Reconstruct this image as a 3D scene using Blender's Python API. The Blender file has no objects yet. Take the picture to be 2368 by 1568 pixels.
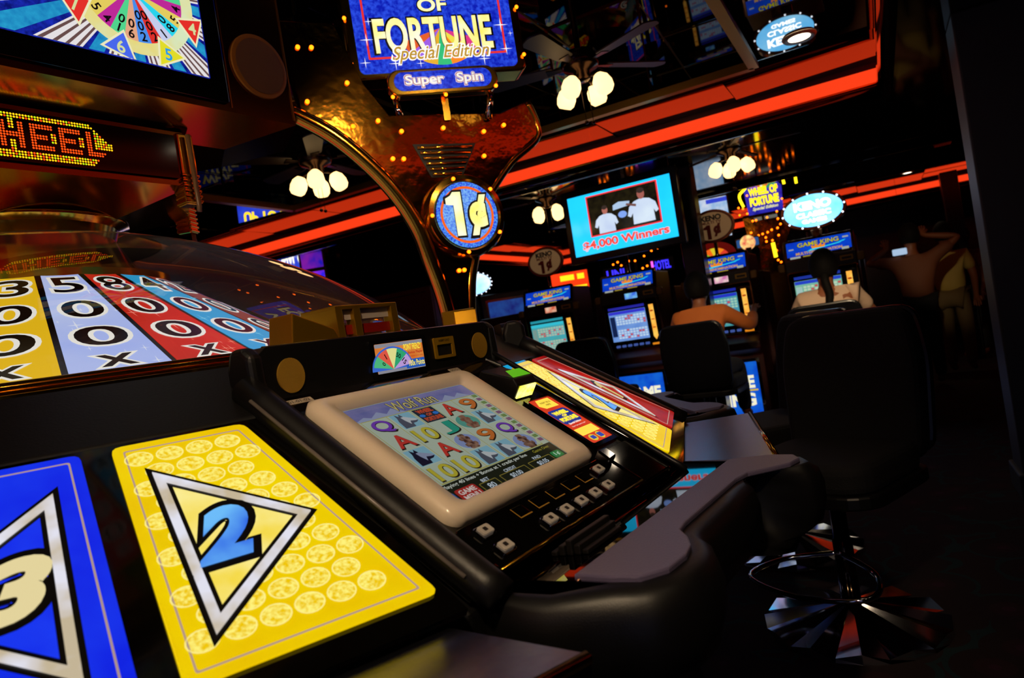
import bpy, bmesh, math, random
from mathutils import Vector, Matrix
random.seed(7)
sc = bpy.context.scene
col = sc.collection
PI = math.pi
# ------------------------------------------------------------------ camera
F, ROLL, H = 1615.0, math.radians(9), 1.22
CR, SR = math.cos(ROLL), math.sin(ROLL)
cd = bpy.data.cameras.new('camera'); cam = bpy.data.objects.new('camera', cd); col.objects.link(cam)
cd.sensor_width = 36; cd.lens = 36 * F / 2368; cd.clip_start = .02; cd.clip_end = 200
cam.matrix_world = Matrix(((CR, SR, 0, 0), (0, 0, -1, 0), (-SR, CR, 0, H), (0, 0, 0, 1)))
cd.dof.use_dof = True; cd.dof.focus_distance = 1.7; cd.dof.aperture_fstop = 4.8
sc.camera = cam
# ------------------------------------------------------------------ world, exposure
w = bpy.data.worlds.new('world'); sc.world = w; w.use_nodes = True
w.node_tree.nodes['Background'].inputs[0].default_value = (.010, .007, .006, 1)
w.node_tree.nodes['Background'].inputs[1].default_value = .35
vs = sc.view_settings
vs.view_transform = 'Standard'; vs.look = 'None'; vs.exposure = 0; vs.gamma = 1; vs.use_curve_mapping = False

# ------------------------------------------------------------------ helpers
def lin(h):
    if not isinstance(h, str): return tuple(h) + (1,) if len(h) == 3 else tuple(h)
    h = h.lstrip('#'); o = []
    for i in (0, 2, 4):
        c = int(h[i:i+2], 16) / 255
        o.append(c / 12.92 if c <= .04045 else ((c + .055) / 1.055) ** 2.4)
    return tuple(o) + (1,)
MATS = {}
def mat(name, base='#808080', rough=.5, metal=0, emit=None, es=1, spec=.5, coat=0, bump=None, noise=None, trans=0, ior=1.45):
    """noise = (second colour, scale, contrast) mixes into base and emission; bump = (scale, strength)"""
    if name in MATS: return MATS[name]
    m = bpy.data.materials.new(name); m.use_nodes = True; MATS[name] = m
    nt = m.node_tree; b = nt.nodes['Principled BSDF']
    b.inputs['Base Color'].default_value = lin(base); b.inputs['Roughness'].default_value = rough
    b.inputs['Metallic'].default_value = metal; b.inputs['Specular IOR Level'].default_value = spec
    b.inputs['Coat Weight'].default_value = coat; b.inputs['Coat Roughness'].default_value = .05
    b.inputs['Transmission Weight'].default_value = trans; b.inputs['IOR'].default_value = ior
    if emit is not None:
        b.inputs['Emission Color'].default_value = lin(emit); b.inputs['Emission Strength'].default_value = es
    if noise or bump:
        tc = nt.nodes.new('ShaderNodeTexCoord')
    if noise:
        n = nt.nodes.new('ShaderNodeTexNoise'); n.inputs['Scale'].default_value = noise[1]; n.inputs['Detail'].default_value = 3
        nt.links.new(tc.outputs['Object'], n.inputs['Vector'])
        r = nt.nodes.new('ShaderNodeValToRGB'); k = noise[2]
        r.color_ramp.elements[0].position = .5 - k; r.color_ramp.elements[1].position = .5 + k
        r.color_ramp.elements[0].color = lin(emit if emit is not None else base); r.color_ramp.elements[1].color = lin(noise[0])
        nt.links.new(n.outputs['Fac'], r.inputs['Fac'])
        nt.links.new(r.outputs['Color'], b.inputs['Emission Color' if emit is not None else 'Base Color'])
    if bump:
        n2 = nt.nodes.new('ShaderNodeTexNoise'); n2.inputs['Scale'].default_value = bump[0]; n2.inputs['Detail'].default_value = 4
        nt.links.new(tc.outputs['Object'], n2.inputs['Vector'])
        bp = nt.nodes.new('ShaderNodeBump'); bp.inputs['Strength'].default_value = bump[1]; bp.inputs['Distance'].default_value = .01
        nt.links.new(n2.outputs['Fac'], bp.inputs['Height']); nt.links.new(bp.outputs['Normal'], b.inputs['Normal'])
    return m
def glow(hexc, es=1.0, rough=.25, noise=None):
    key = 'lit_' + hexc.strip('#') + '_%g_%g' % (es, rough) + ('' if not noise else '_%s%g' % (noise[0], noise[1]))
    return mat(key, '#050505', rough, emit=hexc, es=es, noise=noise)
def flat(hexc, rough=.5, metal=0):
    return mat('plain_' + hexc.strip('#') + '_%g_%g' % (rough, metal), hexc, rough, metal)
GOLD = mat('polished_gold', '#dca838', .15, 1, bump=(6, .05))
GOLDS = mat('smoked_gold', '#a87c26', .16, 1, bump=(5, .05))
GOLDB = mat('brushed_gold', '#b98a2c', .33, 1)
CHROME = mat('chrome', '#c9c9cf', .08, 1)
STEEL = mat('brushed_steel', '#8d8d98', .26, 1, bump=(40, .04))
BLACK = mat('satin_black', '#0b0a0a', .42, bump=(220, .05))
GLOSS = mat('gloss_black', '#060504', .06, coat=.5)
LEATHER = mat('black_leather', '#0b0a0b', .40, bump=(420, .08))
PAD = mat('grey_pad', '#5e5570', .36, bump=(300, .12))  # violet cast of the television's light mixed into the grey
FABRIC = mat('black_fabric', '#0d0c0e', .8, bump=(260, .3))
IVORY = mat('ivory_plastic', '#e6d4be', .28, coat=.4)
MIRROR = mat('dark_mirror', '#8a8784', .015, 1)
GRILLE = mat('gold_mesh', '#a87e16', .5, .2, bump=(900, .5))
MAROON = mat('maroon_cabinet', '#3a0d0c', .4, noise=('#2a0707', 8, .2))
BULB = glow('#ff6a08', 5.5)
WBULB = glow('#e8f2ff', 3)

class Fr:
    """a plane: origin, in-plane axes, normal"""
    def __init__(s, o, ex, ey, en=None):
        s.o, s.x, s.y = Vector(o), Vector(ex).normalized(), Vector(ey).normalized()
        s.n = Vector(en).normalized() if en is not None else s.x.cross(s.y)
    def p(s, x, y, d=0): return s.o + s.x * x + s.y * y + s.n * d
XZ = Fr((0, 0, 0), (1, 0, 0), (0, 0, 1))       # faces -y
XY = Fr((0, 0, 0), (1, 0, 0), (0, 1, 0))
_tc = {}
def text2d(s, bold=0, shear=0, space=1.0):
    k = (s, bold, shear, space)
    if k in _tc: return _tc[k]
    c = bpy.data.curves.new('t', 'FONT'); c.body = s; c.size = 1; c.offset = bold; c.shear = shear; c.space_character = space
    c.resolution_u = 5; c.fill_mode = 'FRONT'
    o = bpy.data.objects.new('t', c); col.objects.link(o)
    dg = bpy.context.evaluated_depsgraph_get(); dg.update()
    me = bpy.data.meshes.new_from_object(o.evaluated_get(dg))
    V = [(v.co.x, v.co.y) for v in me.vertices]; P = [tuple(p.vertices) for p in me.polygons]
    bpy.data.objects.remove(o); bpy.data.curves.remove(c); bpy.data.meshes.remove(me)
    x0 = min(v[0] for v in V); x1 = max(v[0] for v in V); y0 = min(v[1] for v in V); y1 = max(v[1] for v in V)
    r = ([((x - (x0+x1)/2) / (x1-x0), (y - (y0+y1)/2) / (y1-y0)) for x, y in V], P, (x1-x0), (y1-y0)); _tc[k] = r
    return r
def rrect(w, h, r, n=4, cx=0, cy=0):
    pts = []
    for (sx, sy, a0) in ((1, 1, 0), (-1, 1, 90), (-1, -1, 180), (1, -1, 270)):
        for i in range(n + 1):
            a = math.radians(a0 + 90 * i / n)
            pts.append((cx + sx * (w/2 - r) + r * math.cos(a), cy + sy * (h/2 - r) + r * math.sin(a)))
    return pts
def roundpoly(P, r, n=3):
    out = []; N = len(P)
    for i in range(N):
        a, b, c = Vector(P[i-1]), Vector(P[i]), Vector(P[(i+1) % N])
        d1, d2 = (a - b).normalized(), (c - b).normalized()
        p1, p2 = b + d1 * r, b + d2 * r
        for k in range(n + 1):
            t = k / n; out.append(tuple(p1 * (1-t)**2 + b * 2*t*(1-t) + p2 * t*t))
    return out
def ell(a, b, n=32, cx=0, cy=0, a0=0, a1=2*PI):
    full = abs(a1 - a0 - 2*PI) < 1e-6
    return [(cx + a * math.cos(a0 + (a1-a0) * i / (n if full else n-1)), cy + b * math.sin(a0 + (a1-a0) * i / (n if full else n-1))) for i in range(n)]
class MB:
    def __init__(s): s.v = []; s.f = []
    def add(s, V, Fc):
        b = len(s.v); s.v += [Vector(v) for v in V]; s.f += [tuple(b + i for i in f) for f in Fc]; return s
    def box(s, x0, x1, y0, y1, z0, z1):
        V = [(x, y, z) for z in (z0, z1) for y in (y0, y1) for x in (x0, x1)]
        return s.add(V, [(0, 2, 3, 1), (4, 5, 7, 6), (0, 1, 5, 4), (2, 6, 7, 3), (0, 4, 6, 2), (1, 3, 7, 5)])
    def fbox(s, fr, x0, x1, y0, y1, d0, d1):
        V = [fr.p(x, y, d) for d in (d0, d1) for y in (y0, y1) for x in (x0, x1)]
        return s.add(V, [(0, 2, 3, 1), (4, 5, 7, 6), (0, 1, 5, 4), (2, 6, 7, 3), (0, 4, 6, 2), (1, 3, 7, 5)])
    def prism(s, poly, fr, d0, d1):
        n = len(poly); V = [fr.p(x, y, d0) for x, y in poly] + [fr.p(x, y, d1) for x, y in poly]
        return s.add(V, [tuple(range(n))[::-1], tuple(range(n, 2*n))] + [(i, (i+1) % n, n + (i+1) % n, n + i) for i in range(n)])
    def ring(s, po, pi, fr, d0, d1):
        n = len(po); V = [fr.p(x, y, d) for d in (d0, d1) for P in (po, pi) for x, y in P]; Fc = []
        for i in range(n):
            j = (i+1) % n
            Fc += [(2*n+i, 2*n+j, 3*n+j, 3*n+i), (i, n+i, n+j, j), (i, j, 2*n+j, 2*n+i), (n+i, 3*n+i, 3*n+j, n+j)]
        return s.add(V, Fc)
    def face(s, poly, fr, d=0):
        return s.add([fr.p(x, y, d) for x, y in poly], [tuple(range(len(poly)))])
    def text(s, t, fr, cx, cy, w_, h_, d=.001, bold=0, shear=0, rot=0, space=1.0, keep=False):
        V, P, tw, th = text2d(t, bold, shear, space)
        if keep:
            k = min(w_ / tw, h_ / th); w_, h_ = tw * k, th * k
        c, q = math.cos(rot), math.sin(rot)
        return s.add([fr.p(cx + x*w_*c - y*h_*q, cy + x*w_*q + y*h_*c, d) for x, y in V], P)
    def tube(s, pts, r, seg=8, closed=False, taper=None):
        pts = [Vector(p) for p in pts]; n = len(pts); rings = []
        up = None
        for i, p in enumerate(pts):
            if closed: t = pts[(i+1) % n] - pts[i-1]
            else: t = pts[min(i+1, n-1)] - pts[max(i-1, 0)]
            t.normalize()
            if up is None: up = Vector((0, 0, 1)) if abs(t.z) < .9 else Vector((1, 0, 0))
            a = t.cross(up).normalized(); b = a.cross(t).normalized(); up = b
            rr = r * (taper[i] if taper else 1)
            rings.append([p + a * rr * math.cos(2*PI*k/seg) + b * rr * math.sin(2*PI*k/seg) for k in range(seg)])
        V = [q for R_ in rings for q in R_]; Fc = []
        for i in range(n if closed else n - 1):
            j = (i+1) % n
            for k in range(seg):
                l = (k+1) % seg; Fc.append((i*seg+k, i*seg+l, j*seg+l, j*seg+k))
        if not closed: Fc += [tuple(range(seg))[::-1], tuple((n-1)*seg + k for k in range(seg))]
        return s.add(V, Fc)
    def lathe(s, prof, seg=48, o=(0, 0, 0), ax=None, a0=0, a1=2*PI, cap=True):
        fr = ax or XY; full = abs(a1 - a0 - 2*PI) < 1e-6; m = seg if full else seg + 1
        V = []
        for r, z in prof:
            for i in range(m):
                a = a0 + (a1 - a0) * i / seg; V.append(fr.p(r * math.cos(a), r * math.sin(a), z) + Vector(o))
        Fc = []
        for j in range(len(prof) - 1):
            for i in range(m if full else m - 1):
                k = (i+1) % m; Fc.append((j*m+i, j*m+k, (j+1)*m+k, (j+1)*m+i))
        if cap and full:
            if prof[0][0] > 1e-6: Fc.append(tuple(range(m))[::-1])
            if prof[-1][0] > 1e-6: Fc.append(tuple((len(prof)-1)*m + i for i in range(m)))
        return s.add(V, Fc)
    def sphere(s, c, r, seg=12, rings=8, sc_=(1, 1, 1)):
        c = Vector(c); V = []; Fc = []
        for j in range(rings + 1):
            t = PI * j / rings
            for i in range(seg):
                a = 2*PI*i/seg; V.append(c + Vector((r*sc_[0]*math.sin(t)*math.cos(a), r*sc_[1]*math.sin(t)*math.sin(a), r*sc_[2]*math.cos(t))))
        for j in range(rings):
            for i in range(seg):
                k = (i+1) % seg; Fc.append((j*seg+i, (j+1)*seg+i, (j+1)*seg+k, j*seg+k))
        return s.add(V, Fc)
    def mesh(s, name, smooth=False):
        me = bpy.data.meshes.new(name); me.from_pydata([tuple(v) for v in s.v], [], s.f)
        bm = bmesh.new(); bm.from_mesh(me); bmesh.ops.remove_doubles(bm, verts=bm.verts, dist=1e-6)
        bmesh.ops.recalc_face_normals(bm, faces=bm.faces); bm.to_mesh(me); bm.free()
        if smooth:
            for p in me.polygons: p.use_smooth = True
        return me
    def build(s, name, m, parent=None, smooth=False, bevel=0, seg=2, label=None, kind=None, autosm=False):
        me = s.mesh(name, smooth); me.materials.append(m)
        o = bpy.data.objects.new(name, me); col.objects.link(o)
        if parent is not None: o.parent = parent
        if bevel:
            b = o.modifiers.new('bevel', 'BEVEL'); b.width = bevel; b.segments = seg; b.limit_method = 'ANGLE'; b.angle_limit = .6
        if autosm:
            for e in me.edges: pass
            for p in me.polygons: p.use_smooth = True
            bm = bmesh.new(); bm.from_mesh(me)
            for e in bm.edges:
                if len(e.link_faces) == 2 and e.calc_face_angle(0) > .6: e.smooth = False
            bm.to_mesh(me); bm.free()
        if label: o['label'] = label
        if kind: o['kind'] = kind
        return o
def tag(o, label, cat, group=None, kind=None):
    o['label'] = label; o['category'] = cat
    if group: o['group'] = group
    if kind: o['kind'] = kind
    return o
def thing(name, label, cat, loc=(0, 0, 0), rotz=0, group=None):
    o = bpy.data.objects.new(name, None); col.objects.link(o); o.empty_display_size = .1
    o.location = loc; o.rotation_euler = (0, 0, rotz)
    return tag(o, label, cat, group)
def place(me, name, parent, loc=(0, 0, 0), rot=(0, 0, 0), scale=(1, 1, 1)):
    o = bpy.data.objects.new(name, me); col.objects.link(o); o.parent = parent
    o.location = loc; o.rotation_euler = rot; o.scale = scale; return o
def dup(root, loc, rotz, label=None, parent=None):
    r = root.copy(); col.objects.link(r); r.location = loc; r.rotation_euler = (0, 0, rotz)
    if label: r['label'] = label
    def rec(a, b):
        for ch in a.children:
            c = ch.copy(); col.objects.link(c); c.parent = b; rec(ch, c)
    rec(root, r); return r
def struct(name, mb, m, loc=(0, 0, 0), rotz=0, label=None, **kw):
    o = mb.build(name, m, None, **kw); o.location = loc; o.rotation_euler = (0, 0, rotz); o['kind'] = 'structure'
    if label: o['label'] = label
    return o
def at(px, py, Y):
    """the point at depth Y metres in front of the camera that the photograph shows at a pixel"""
    dx, dy = (px - 1184) / F, (py - 784) / F
    return Vector(((dx*CR - dy*SR) * Y, Y, H + (-dx*SR - dy*CR) * Y))
ONE = [(-.5, .22), (-.5, .36), (-.2, .42), (-.05, .5), (.42, .5), (.42, -.5), (-.08, -.5), (-.08, .2)]     # outline of a plain figure one
bulb_me = MB().sphere((0, 0, 0), 1, 10, 6).mesh('bulb', True); bulb_me.materials.append(BULB)
wbulb_me = MB().sphere((0, 0, 0), 1, 10, 6).mesh('bulb', True); wbulb_me.materials.append(WBULB)
def bulb(parent, p, r=.007, me=None):
    return place(me or bulb_me, 'bulb', parent, p, (0, 0, 0), (r, r, r))
# ------------------------------------------------------------------ the room (x to the right along the slot bank, y away)
KX, KY, RHO = 2.77, 4.75, math.radians(-28.23)
CRH, SRH = math.cos(RHO), math.sin(RHO)
def RM(x, y, z=0): return Vector((KX + x*CRH - y*SRH, KY + x*SRH + y*CRH, z))
KL = (KX, KY, 0)
ZS, ZC, ZT = 2.50, 2.70, 3.40          # soffit underside, mirror ceiling, raised centre
carpet = mat('carpet', '#1c0712', .95, bump=(400, .4))
nt = carpet.node_tree; tcn = nt.nodes.new('ShaderNodeTexCoord'); vo = nt.nodes.new('ShaderNodeTexVoronoi'); vo.inputs['Scale'].default_value = 5
rp = nt.nodes.new('ShaderNodeValToRGB'); rp.color_ramp.interpolation = 'CONSTANT'
for i, (p_, c_) in enumerate(((0, '#3a0a2a'), (.12, '#2a0612'), (.3, '#1c050c'), (.62, '#0c2a30'), (.70, '#21060f'))):
    e = rp.color_ramp.elements[i] if i < 2 else rp.color_ramp.elements.new(p_)
    e.position = p_; e.color = lin(c_)
nt.links.new(tcn.outputs['Object'], vo.inputs['Vector']); nt.links.new(vo.outputs['Distance'], rp.inputs['Fac'])
nt.links.new(rp.outputs['Color'], nt.nodes['Principled BSDF'].inputs['Base Color'])
struct('floor', MB().box(-14, 9, -11, 13, -.1, 0), carpet, KL, RHO)
wallm = mat('dark_lacquer_wall', '#120606', .22, bump=(3, .06))
struct('wall_back', MB().box(-14, 9, 13, 13.1, 0, 3.7), wallm, KL, RHO)
struct('wall_right', MB().box(9, 9.1, -11, 13, 0, 3.7), wallm, KL, RHO)
struct('wall_left', MB().box(-14.1, -14, -11, 13, 0, 3.7), wallm, KL, RHO)
struct('wall_front', MB().box(-14, 9, -11.1, -11, 0, 3.7), wallm, KL, RHO)
struct('ceiling', MB().box(-14, 9, -11, 13, 3.6, 3.7), flat('#0a0808', .6), KL, RHO)
# soffit with two trays let into it
T1 = (-8.5, 0, -7.5, 0); T2 = (-5.8, 4.2, 2.55, 7.66)
soff = MB()
for (x0, x1, y0, y1) in ((-14, 9, 7.66, 13), (-14, -5.8, 0, 7.66), (4.2, 9, 2.55, 7.66), (-5.8, 9, 0, 2.55), (0, 9, -11, 0), (-14, -8.5, -11, 0), (-8.5, 0, -11, -7.5)):
    soff.box(x0, x1, y0, y1, ZS, ZS + .05)
struct('ceiling_soffit', soff, mat('soffit_gloss', '#050403', .07, bump=(1.4, .12), coat=.3), KL, RHO)
redlit = mat('red_cove_panel', '#300404', .4, emit='#ff4018', es=1.0)
reddark = mat('dark_red_cove', '#3c0504', .35)
def cove(tr, n0, label):
    x0, x1, y0, y1 = tr
    sides = (((x0, y1), (x1, y1)), ((x1, y1), (x1, y0)), ((x0, y0), (x0, y1)), ((x1, y0), (x0, y0)))
    for i, (a, b) in enumerate(sides):
        a, b = Vector((*a, 0)), Vector((*b, 0)); t = (b - a).normalized(); L = (b - a).length
        q = Vector((t.y, -t.x, 0))                        # points into the tray
        k = thing('cove_light', label[i], 'cove light', KL, RHO, 'red light coves around the ceiling trays')
        fr = Fr(a, t, (0, 0, 1), q)
        MB().fbox(fr, 0, L, ZS + .16, ZC, -.05, 0).build('upper_fascia', reddark, k)
        n = max(2, int(round(L / 2.1)))
        for j in range(n):                                # the lit acrylic comes in lengths
            MB().fbox(fr, j * L/n + .003, (j+1) * L/n - .003, ZS + .055, ZS + .155, -.05, .012 + .004 * (j % 2)).build('lit_panel', redlit, k)
        MB().tube([fr.p(.03, ZS - .005, .0), fr.p(L - .03, ZS - .005, .0)], .05, 14).build('bullnose', GLOSS, k, smooth=True)
        MB().tube([fr.p(.03, ZS + .048, .03), fr.p(L - .03, ZS + .048, .03)], .012, 8).build('gold_trim', GOLD, k, smooth=True)
cove(T1, 0, ['red lit ceiling cove running above the slot bank and television', 'red lit ceiling cove at the right, running overhead towards the camera',
             'red lit ceiling cove at the far left end of the near mirror ceiling', 'red lit ceiling cove behind the camera'])
cove(T2, 4, ['distant red lit cove at the right beyond the slot bank', 'distant red lit cove at the far right end of the back ceiling',
             'distant red lit cove behind the gold sign tower', 'red lit cove hidden above the slot bank'])
# mirror tiles
TS = .9
tile_me = MB().box(-TS/2 + .004, TS/2 - .004, -TS/2 + .004, TS/2 - .004, 0, .01).mesh('mirror_tile'); tile_me.materials.append(MIRROR)
def tiles(tr, z, parent=None, TSZ=.9, sig=.007):
    x0, x1, y0, y1 = tr; nx = int(round((x1-x0)/TSZ)); ny = int(round((y1-y0)/TSZ)); sx = (x1-x0)/nx/TS; sy = (y1-y0)/ny/TS
    for i in range(nx):
        for j in range(ny):
            cx = x0 + (i+.5) * TS*sx; cy = y0 + (j+.5) * TS*sy
            o = place(tile_me, 'mirror_tile', parent, (cx, cy, z), (random.gauss(0, sig), random.gauss(0, sig), 0), (sx, sy, 1))
IN = (-4.78, -.72, -5.2, -.72)
ct = struct('ceiling_mirror', MB().box(-8.5, 0, -7.5, 0, 3.58, 3.6), flat('#0a0808', .6), KL, RHO)
tiles((-8.5, 0, -.72, 0), ZC, parent=ct); tiles((-.72, 0, -7.5, -.72), ZC, parent=ct)
tiles((-8.5, -4.78, -7.5, -.72), ZC, parent=ct); tiles((-4.78, -.72, -7.5, -5.2), ZC, parent=ct)
tiles(IN, ZT, ct, .72, .02)
ct2 = struct('ceiling_back', MB().box(T2[0], T2[1], T2[2], T2[3], 3.58, 3.6), flat('#0a0808', .6), KL, RHO)
tiles(T2, ZC, parent=ct2)
# raised centre: gold edged riser
x0, x1, y0, y1 = IN
for i, (a, b) in enumerate((((x0, y1), (x1, y1)), ((x1, y1), (x1, y0)), ((x1, y0), (x0, y0)), ((x0, y0), (x0, y1)))):
    a, b = Vector((*a, 0)), Vector((*b, 0)); t = (b - a).normalized(); L = (b - a).length; q = Vector((t.y, -t.x, 0)); fr = Fr(a, t, (0, 0, 1), q)
    k = struct('trim_%d' % (i+1), MB().fbox(fr, 0, L, ZC - .02, ZC + .03, -.03, .03), GOLDB, KL, RHO)
    nr = int(round(L / .72))
    for j in range(nr):
        o = MB().fbox(XZ, -L/nr/2 + .003, L/nr/2 - .003, 0, ZT - ZC - .03, 0, .01).build('mirror_panel', MIRROR, k)
        c_ = fr.p((j + .5) * L/nr, ZC + .03, -.012); o.location = c_; o.rotation_euler = (random.gauss(0, .018), random.gauss(0, .01), math.atan2(q.y, q.x) + PI/2 + random.gauss(0, .018))
# gold seams on the raised centre
seam = MB()
nx = int(round((x1-x0)/.72)); ny = int(round((y1-y0)/.72))
for i in range(1, nx): seam.box(x0 + i*(x1-x0)/nx - .006, x0 + i*(x1-x0)/nx + .006, y0, y1, ZT - .012, ZT - .004)
for j in range(1, ny): seam.box(x0, x1, y0 + j*(y1-y0)/ny - .006, y0 + j*(y1-y0)/ny + .006, ZT - .012, ZT - .004)
k = struct('trim_5', seam, GOLDB, KL, RHO)
# recessed downlights in view, then unseen lamps added to brighten consoles, people and gold
DLM = glow('#ffe9c8', 9)
def downlight(p, label, power=0, r=.07, cone=1.5, aim=None):
    k = thing('downlight', label, 'light', p, 0, 'recessed ceiling downlights')
    MB().lathe([(r*.72, -.004), (r, -.012), (r*1.12, 0), (r*1.12, .004)], 28, cap=False).build('trim_ring', mat('cream_ring', '#b8a888', .4), k, smooth=True)
    MB().lathe([(0, -.002), (r*.8, -.002), (r*.8, .004), (0, .004)], 24).build('lens', DLM, k)
    if power:
        l = bpy.data.lights.new('lamp', 'SPOT'); l.energy = power; l.color = (1, .74, .45); l.spot_size = cone; l.spot_blend = .8; l.shadow_soft_size = .06
        lo = bpy.data.objects.new('lamp', l); col.objects.link(lo); lo.parent = k; lo.location = (0, 0, -.03)
        if aim is not None: lo.rotation_euler = (Vector(aim) - Vector(p)).to_track_quat('-Z', 'Y').to_euler()
def on_ceiling(px, py, z):
    d = at(px, py, 1.0) - Vector((0, 0, H)); return Vector((0, 0, H)) + d * ((z - H) / d.z)
downlight(on_ceiling(1848, 86, ZC - .005), 'bright recessed downlight in the mirror ceiling at the upper right', 10, .085)
downlight(on_ceiling(2098, 399, ZS - .005), 'small recessed downlight over the far right aisle', 6)
downlight(Vector((-.2, -.3, ZC - .005)), 'added unseen spotlight brightening the near consoles', 120, .07, .85, (.0, 1.45, 1.0))  # out-of-view lamp added to brighten the bezel and arm rest
downlight(Vector((1.1, .6, ZS - .02)), 'added unseen downlight right of the camera', 3)  # weak extra lamp added out of view as fill
downlight(Vector((1.0, 2.35, ZC - .005)), 'added unseen spotlight overhead aimed at the man in orange', 360, .06, .30, RM(-1.6, .4, 1.0))  # added out of view to light the man's back
downlight(Vector((1.55, 2.2, ZS - .005)), 'added unseen spotlight overhead aimed at the woman in white', 420, .06, .28, RM(-.55, .4, 1.05))  # added out of view to light the woman's shirt
downlight(Vector((1.5, 2.7, ZC - .005)), 'added unseen spotlight overhead aimed at the standing people', 330, .06, .22, (4.9, 7.7, 1.35))  # added out of view to lift the standing figures
downlight(Vector((-1.3, .55, ZC - .005)), 'added unseen spotlight in front of the display canopy', 60, .06, 1.0, (-1.0, 2.2, 2.3))  # extra lamp added to brighten the canopy's gold and speaker
downlight(Vector((.35, 1.75, ZC - .005)), 'added unseen spotlight in front of the gold sign tower', 60, .06, .9, (-.15, 3.1, 2.1))  # extra lamp added to put light on the tower's gold
# columns
struct('trim_6', MB().box(-.16, .16, -.16, .16, 0, ZS).fbox(XZ, -.18, .18, 0, .14, -.18, .18), mat('column_grey', '#3a3a3f', .5), at(2318, 300, 3.6).xy.to_3d(), RHO, bevel=.01)
struct('trim_7', MB().box(-.09, .09, -.09, .09, 0, ZS), flat('#05050a', .25), RM(-1.62, .82), RHO, bevel=.01)
struct('trim_8', MB().box(-.1, .1, -.1, .1, 0, ZS), flat('#080506', .25), RM(.75, 5.5), RHO, bevel=.01)
# ------------------------------------------------------------------ the wheel carousel
OX, OY = -1.636, 2.451
AZ1 = math.radians(-34.15)
def dirn(a): return Vector((math.cos(a), math.sin(a), 0))
CEN = Vector((OX, OY, 0))
# round base cabinet and gold deck ring
k = thing('wheel_cabinet', 'black drum cabinet with a gold deck ring under the big wheel', 'cabinet', CEN)
MB().lathe([(1.15, 0), (1.15, .1), (1.25, .12), (1.40, 1.18), (1.40, 1.22)], 72).build('drum', BLACK, k, smooth=True)
MB().lathe([(1.0, 1.215), (1.385, 1.25), (1.385, 1.262), (1.54, 1.258), (1.54, 1.22)], 90, cap=False).build('deck_ring', GOLD, k, autosm=True)
# the wheel: a shallow cone of 45 wedges
k = thing('bonus_wheel', 'big conical wheel of backlit coloured wedges with multiplier numbers', 'wheel', CEN)
NS, R0, R1, SLP, ZR = 24, .42, 1.06, .63, 1.237
def cz(r): return ZR + (R1 - r) * SLP
cols = {0: ('#9fb4ff', '500x'), 1: ('#e02a1c', '800x'), 2: ('#12a8e6', '400x'), 3: ('#8a3a20', '200x'), 4: ('#7a3ab8', '600x'), 23: ('#f2c21a', '300x'), 22: ('#1fae62', '100x'), 5: ('#e8722a', '700x')}
cyc = ['#e02a1c', '#12a8e6', '#9fb4ff', '#1fae62', '#7a3ab8', '#f2c21a', '#c01f86']
blackline = flat('#0a0a0c', .2)
STEPS = math.radians(15); A0 = math.radians(-54)
starm = glow('#ffffff', .95)
for i in range(NS):
    ca, txt = cols.get(i, (cyc[i % 7], '%d00x' % (1 + i % 9)))
    a0 = A0 + i * STEPS
    rot = a0 + STEPS/2
    # local frame of a wedge: x tangential (clockwise seen from rim = right), y towards the hub
    e_r = Vector((math.cos(rot), math.sin(rot), -SLP)); e_t = Vector((-math.sin(rot), math.cos(rot), 0))
    fr = Fr((0, 0, cz(0)), e_t, -e_r)
    q = math.sqrt(1 + SLP*SLP); hw = math.tan(STEPS/2)
    def W(x, r): return (x, -r * q)
    g = .0075
    poly = [W(-(R0*hw - g), R0), W(R0*hw - g, R0), W(R1*hw - g, R1), W(-(R1*hw - g), R1)]
    two = {'#9fb4ff': '#c4d2ff', '#e02a1c': '#b8200f', '#12a8e6': '#1aa0d2'}.get(ca, ca)
    wd = MB().prism(poly, fr, -.02, 0).build('wedge', glow(ca, .92, .35, (two, 2.2, .16)), k)
    if i in (22, 23, 0, 1, 2, 3, 4, 5):
        rr = (.505, .652, .80, .908)
        for lay, (mt, bo, d) in enumerate(((glow('#f4f2ea', .95), .06, .0008), (flat('#060606', .25), .012, .0016))):
            mb = MB()
            for ch, r in zip(txt, rr):
                wch = 2*r*hw*.60; hch = .112 if ch != 'x' else .062
                if ch == 'x': wch *= .62
                V, P, tw, th = text2d(ch, bo)
                Vb, Pb, tb, hb = text2d(ch, .012)
                mb.text(ch, fr, 0, -r*q - (.015 if ch == 'x' else 0), wch * tw/tb, hch * th/hb, d, bo)
            mb.build('number_outline' if lay == 0 else 'number', mt, wd)
        if i in (0, 1, 2):
            mb = MB()
            for s_ in range(16):
                r = random.uniform(.5, 1.03); x = random.uniform(-.9, .9) * r * hw; z = random.uniform(.006, .022)
                mb.face([(x + z*(1 if n % 2 == 0 else .14)*math.cos(n*PI/4), -r*q + z*(1.6 if n % 2 == 0 else .14)*math.sin(n*PI/4)) for n in range(8)], fr, .0005)
            mb.build('star_print', glow({0: '#e9efff', 1: '#ff8f7a', 2: '#7fd4f4'}[i], .9), wd)
rim = MB()
for i in range(NS):
    a = A0 + i * STEPS; e_r = Vector((math.cos(a), math.sin(a), -SLP)); e_t = Vector((-math.sin(a), math.cos(a), 0)); fr = Fr((0, 0, cz(0)), e_t, -e_r); q = math.sqrt(1 + SLP*SLP)
    rim.fbox(fr, -.008, .008, -R1*q, -R0*q, -.02, .002)
rim.build('divider', blackline, k)
MB().lathe([(R0 + .02, cz(R0) - .03), (R0 + .02, cz(R0) + .012), (R0 - .05, cz(R0) + .02), (.34, cz(R0) + .05), (.28, 1.80), (.3, 1.86)], 64, cap=False).build('hub_cover', GOLD, k, autosm=True)
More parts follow.
